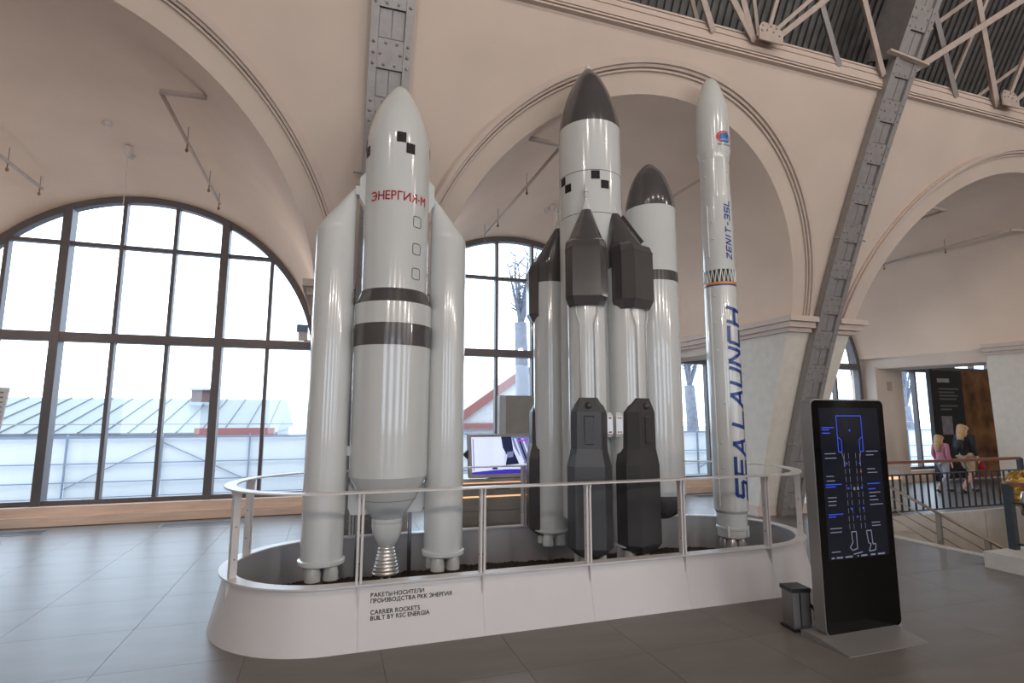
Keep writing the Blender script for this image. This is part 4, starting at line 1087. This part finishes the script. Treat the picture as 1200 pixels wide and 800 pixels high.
def balustrade(label, pts, z0, h, gap, grp, postends=True):
    a, b = Vector(pts[0]), Vector(pts[1]); L = (b-a).length; d = (b-a)/L
    t = thing('balustrade', label, 'railing', (a.x, a.y, z0))
    obj('handrail', MB().bar((a.x, a.y, z0+h), (b.x, b.y, z0+h), .055, .045), mat('rail_wood', (128, 82, 66), .4), t)
    for zz_ in (z0+.06, z0+h-.2): obj('rail', MB().bar((a.x, a.y, zz_), (b.x, b.y, zz_), .03, .02), mat('rail_dark', (56, 62, 68), .45, .3), t)
    n = int(L/gap)
    for i in range(1, n):
        p = a+d*(L*i/n); obj('baluster', MB().box(p.x-.011, p.x+.011, p.y-.011, p.y+.011, z0+.06, z0+h-.19), mat('rail_dark', (56, 62, 68), .45, .3), t)
    for p in (a, b): obj('post', MB().box(p.x-.035, p.x+.035, p.y-.035, p.y+.035, z0, z0+h), mat('rail_dark', (56, 62, 68), .45, .3), t)
balustrade('dark slatted balustrade with wooden handrail along the far side of the stair well', [(8.1, 6.53, 0), (11.7, 6.53, 0)], .015, .83, .155, None)
KB = obj('stone_kerb', MB().box(6.68, 12.0, 2.2, 4.155, 0, .165), STONE, label='pale stone kerb block at the corner of the stair well', cat='kerb')
balustrade('dark balustrade with wooden handrail standing on the stone kerb', [(7.09, 4.10, 0), (7.35, 2.4, 0)], .165, .69, .13, None)
obj('grab_rail', MB().tube([(7.75, 4.35, .45), (7.72, 4.33, .62), (7.70, 4.30, .70), (7.78, 4.25, .72), (8.2, 4.2, .70)], .022, 10).tube([(7.75, 4.35, .45), (8.3, 4.3, .42)], .018, 8), mat('polished_steel', (210, 208, 206), .12, .95), label='polished steel grab rail bent at the stair entrance', cat='handrail', smooth=True)
# golden satellite ball
GS = thing('gold_satellite', 'round golden foil satellite model behind the kerb balustrade', 'satellite', (10.75, 6.0, -2.2))
GOLD = mat('gold_foil', (186, 146, 70), .3, .75, var=.35, scale=14, bump=.8, bscale=14)
rnd = random.Random(4)
mbs = MB().ball((10.82, 6.0, .40), .28, 26, 18); mbs.v = [tuple(Vector((10.82, 6.0, .40))+(Vector(p)-Vector((10.82, 6.0, .40)))*rnd.uniform(.78, 1.08)) for p in mbs.v]
obj('foil_body', mbs, GOLD, GS)
wr = MB()
for k in range(6):
    a = PI*k/6; wr.tube([(10.82+.31*math.cos(t)*math.cos(a), 6.0+.31*math.cos(t)*math.sin(a), .40+.31*math.sin(t)) for t in [2*PI*i/24 for i in range(25)]], .006, 5)
obj('wire_cage', wr, GOLD, GS)
obj('pedestal', MB().lathe([(.3, -2.2), (.25, -2.1), (.06, -2.0), (.06, .13)], 10.82, 6.0, 20), STEEL, GS, smooth=True, angle=40)
# banner
BN = thing('exhibition_banner', 'tall dark banner with white print beside a rusty orange picture', 'banner', (15.3, 9.62, 0))
DKB = mat('banner_dark', (44, 40, 40), .6)
obj('text_panel', MB().box(14.25, 15.32, 9.60, 9.64, .05, 2.72), DKB, BN)
rm = mat('banner_rust', (122, 82, 46), .6, var=.75, scale=2.2, bump=.1)
obj('picture_panel', MB().box(15.32, 18.2, 9.60, 9.64, .05, 2.72), rm, BN)
for fx in (14.15, 18.2): obj('frame_post', MB().box(fx, fx+.1, 9.58, 9.68, 0, 2.78), DKB, BN)
PR = mat('banner_print', (176, 172, 172), .6); pm_ = MB()
obj('heading', MB().box(14.42, 14.85, 9.595, 9.601, 2.42, 2.52), PR, BN)
for k, l in enumerate((.72, .55, .66, .6, 0, .62, .4)):
    if l: pm_.box(14.45, 14.45+l, 9.596, 9.601, 2.24-.085*k, 2.275-.085*k)
obj('print_lines', pm_, mat('banner_print_grey', (120, 116, 116), .6), BN)
obj('photo_print', MB().box(14.45, 14.82, 9.595, 9.601, 1.12, 1.58), mat('photo_grey', (142, 134, 136), .6, var=.25, scale=6), BN)
# wall-mounted sloping desk beside the kiosk edge
DS = thing('sloping_desk', 'dark sloping display desk with a warm light strip behind the kiosk', 'display desk', (9.3, 7.2, 0))
obj('desk_top', MB().loft([[(8.55, 7.0, .78), (9.15, 7.0, .78), (9.15, 7.05, .80), (8.55, 7.05, .80)], [(8.55, 7.35, 1.18), (8.95, 7.35, 1.18), (8.95, 7.4, 1.2), (8.55, 7.4, 1.2)]]), DARKPL, DS)
obj('desk_body', MB().box(8.5, 9.35, 6.95, 7.5, 0, .78), mat('desk_pale', (186, 180, 172), .5), DS)
obj('light_strip', MB().box(8.5, 9.3, 6.93, 6.96, .52, .56), GLOW, DS)

# ================================================================== PEOPLE
def skin(name, joints, edges_, m_, parent, sub=2, root=0):
    me = bpy.data.meshes.new(name); me.from_pydata([j[:3] for j in joints], edges_, [])
    o = bpy.data.objects.new(name, me); COL.objects.link(o)
    md = o.modifiers.new('s', 'SKIN'); md.use_smooth_shade = True
    sv = me.skin_vertices[0].data
    for i, j in enumerate(joints):
        rx = j[3]; ry = j[4] if len(j) > 4 else rx
        sv[i].radius = (rx, ry); sv[i].use_root = (i == root)
    ms = o.modifiers.new('d', 'SUBSURF'); ms.levels = sub; ms.render_levels = sub
    dg = bpy.context.evaluated_depsgraph_get(); dg.update()
    nm = bpy.data.meshes.new_from_object(o.evaluated_get(dg)); nm.name = name
    bpy.data.objects.remove(o)
    nm.materials.clear(); nm.materials.append(m_)
    nm.polygons.foreach_set('use_smooth', [True]*len(nm.polygons))
    r = bpy.data.objects.new(name, nm); COL.objects.link(r); r.parent = parent
    ORI[r.name] = (0, 0, 0)
    return r
def person(loc, rotz, s, label, jacket, bottom, short, hairc, stride, bag=None, pack=None):
    P_ = thing('person', label, 'person', loc, 'visitors beyond the stair well')
    P_.rotation_euler = (0, 0, rotz); P_.scale = (s, s, s)
    ORI[P_.name] = (0, 0, 0)
    SK = mat('skin_tone', (206, 164, 142), .6)
    # faces -Y locally; x = person's left/right
    k = stride
    hipz, shz = .88, 1.36
    Lk, La, Lt = (.09, -.20*k, .48), (.10, -.24*k, .09), (.10, -.24*k-.17, .03)
    Rk, Ra, Rt = (-.09, -.03*k, .47), (-.10, .34*k, .14), (-.10, .34*k-.13, .03)
    J = [(0, 0, .92, .12, .10), (0, -.01, 1.15, .12, .09), (0, 0, 1.34, .13, .09), (0, 0, 1.45, .05), (0, -.02, 1.56, .085, .095), (0, -.015, 1.645, .07, .08),
         (.09, 0, hipz, .085), (*Lk, .055), (*La, .04), (*Lt, .03), (-.09, 0, hipz, .085), (*Rk, .055), (*Ra, .04), (*Rt, .03),
         (.17, 0, shz, .05), (.22, .03, 1.10, .04), (.21, -.08, .88, .03), (.205, -.12, .80, .028), (-.17, 0, shz, .05), (-.22, .03, 1.10, .04), (-.21, -.06, .88, .03), (-.205, -.10, .80, .028)]
    E_ = [(0, 1), (1, 2), (2, 3), (3, 4), (4, 5), (0, 6), (6, 7), (7, 8), (8, 9), (0, 10), (10, 11), (11, 12), (12, 13), (2, 14), (14, 15), (15, 16), (16, 17), (2, 18), (18, 19), (19, 20), (20, 21)]
    for sgn, base in ((1, J[17]), (-1, J[21])):
        n0 = 17 if sgn == 1 else 21
        for q in range(4):
            J.append((base[0]+(-.012+.008*q)*sgn, base[1]-.02+.018*q-.02, base[2]-.09+.006*abs(q-1.5), .009)); E_.append((n0, len(J)-1))
        J.append((base[0]-.02*sgn, base[1]-.05, base[2]-.035, .010)); E_.append((n0, len(J)-1))
    body = skin('body', J, E_, SK, P_, 2)
    skin('jacket', [(0, 0, .86, .155, .13), (0, -.01, 1.15, .145, .115), (0, 0, 1.36, .15, .115), (0, 0, 1.44, .075), (.18, 0, shz, .072), (.225, .03, 1.10, .058), (.215, -.07, .90, .048), (-.18, 0, shz, .072), (-.225, .03, 1.10, .058), (-.215, -.05, .90, .048)],
         [(0, 1), (1, 2), (2, 3), (2, 4), (4, 5), (5, 6), (2, 7), (7, 8), (8, 9)], jacket, P_)
    zk = .55 if short else None
    def cut(h, kn, an):
        if short: return [(kn[0], (h[1]+kn[1])/2*1.2, zk, .075)]
        return [(*kn, .068), (an[0], an[1], an[2]+.02, .052)]
    lj = cut((.09, 0), Lk, La); rj = cut((-.09, 0), Rk, Ra)
    JJ = [(0, 0, .95, .145, .12), (.085, 0, .86, .11)]+lj; n1 = len(JJ)
    EE = [(0, 1)]+[(1+i, 2+i) for i in range(len(lj))]
    JJ += [(-.085, 0, .86, .11)]+rj; EE += [(0, n1)]+[(n1+i, n1+i+1) for i in range(len(rj))]
    skin('shorts' if short else 'trousers', JJ, EE, bottom, P_)
    SH = mat('dark_shoe', (44, 42, 52), .6)
    for a_, t_ in ((La, Lt), (Ra, Rt)):
        skin('shoe', [(a_[0], a_[1]+.04, a_[2]-.03, .045), (t_[0], t_[1]+.07, t_[2]+.018, .045), (t_[0], t_[1]-.02, t_[2]+.005, .035)], [(0, 1), (1, 2)], SH, P_)
    skin('hair', [(0, .015, 1.655, .105, .105), (0, .07, 1.56, .115, .085), (0, .11, 1.42, .11, .06), (0, .125, 1.27, .08, .045), (0, .13, 1.16, .04, .03)], [(0, 1), (1, 2), (2, 3), (3, 4)], hairc, P_)
    # face details
    f = MB().ball((.032, -.108, 1.575), .011, 8, 6).ball((-.032, -.108, 1.575), .011, 8, 6)
    obj('eyes', f, DARKPL, body, origin=(0, 0, 0))
    obj('nose', MB().ball((0, -.118, 1.545), .016, 8, 6, 1.4), SK, body, origin=(0, 0, 0), smooth=True)
    obj('mouth', MB().ball((0, -.105, 1.505), .018, 8, 6, .35), mat('lips', (170, 96, 92), .6), body, origin=(0, 0, 0), smooth=True)
    obj('ears', MB().ball((.088, -.02, 1.56), .022, 8, 6, 1.4).ball((-.088, -.02, 1.56), .022, 8, 6, 1.4), SK, body, origin=(0, 0, 0), smooth=True)
    if pack: skin('backpack', [(0, .15, 1.30, .10, .06), (0, .18, 1.12, .12, .08), (0, .16, .98, .11, .07)], [(0, 1), (1, 2)], pack, P_)
    if bag: skin('red_bag', [(-.25, -.12, .78, .05, .03), (-.25, -.13, .66, .11, .06), (-.25, -.13, .56, .10, .06)], [(0, 1), (1, 2)], bag, P_)
HAIR = mat('blonde_hair', (176, 140, 96), .6, var=.2, scale=20)
person((12.66, 8.0, 0), 1.45, .85, 'woman in black jacket, beige shorts and backpack walking past the banner', mat('black_cloth', (34, 36, 42), .8), mat('beige_cloth', (176, 158, 130), .8), True, HAIR, 1.0, mat('red_cloth', (150, 28, 44), .7), mat('pack_black', (26, 28, 32), .7))
person((12.22, 8.2, 0), 1.45, .72, 'girl in pink hooded jacket and pale grey trousers walking beside the woman', mat('pink_cloth', (176, 118, 136), .8), mat('pale_cloth', (150, 150, 162), .8), False, HAIR, 1.0)
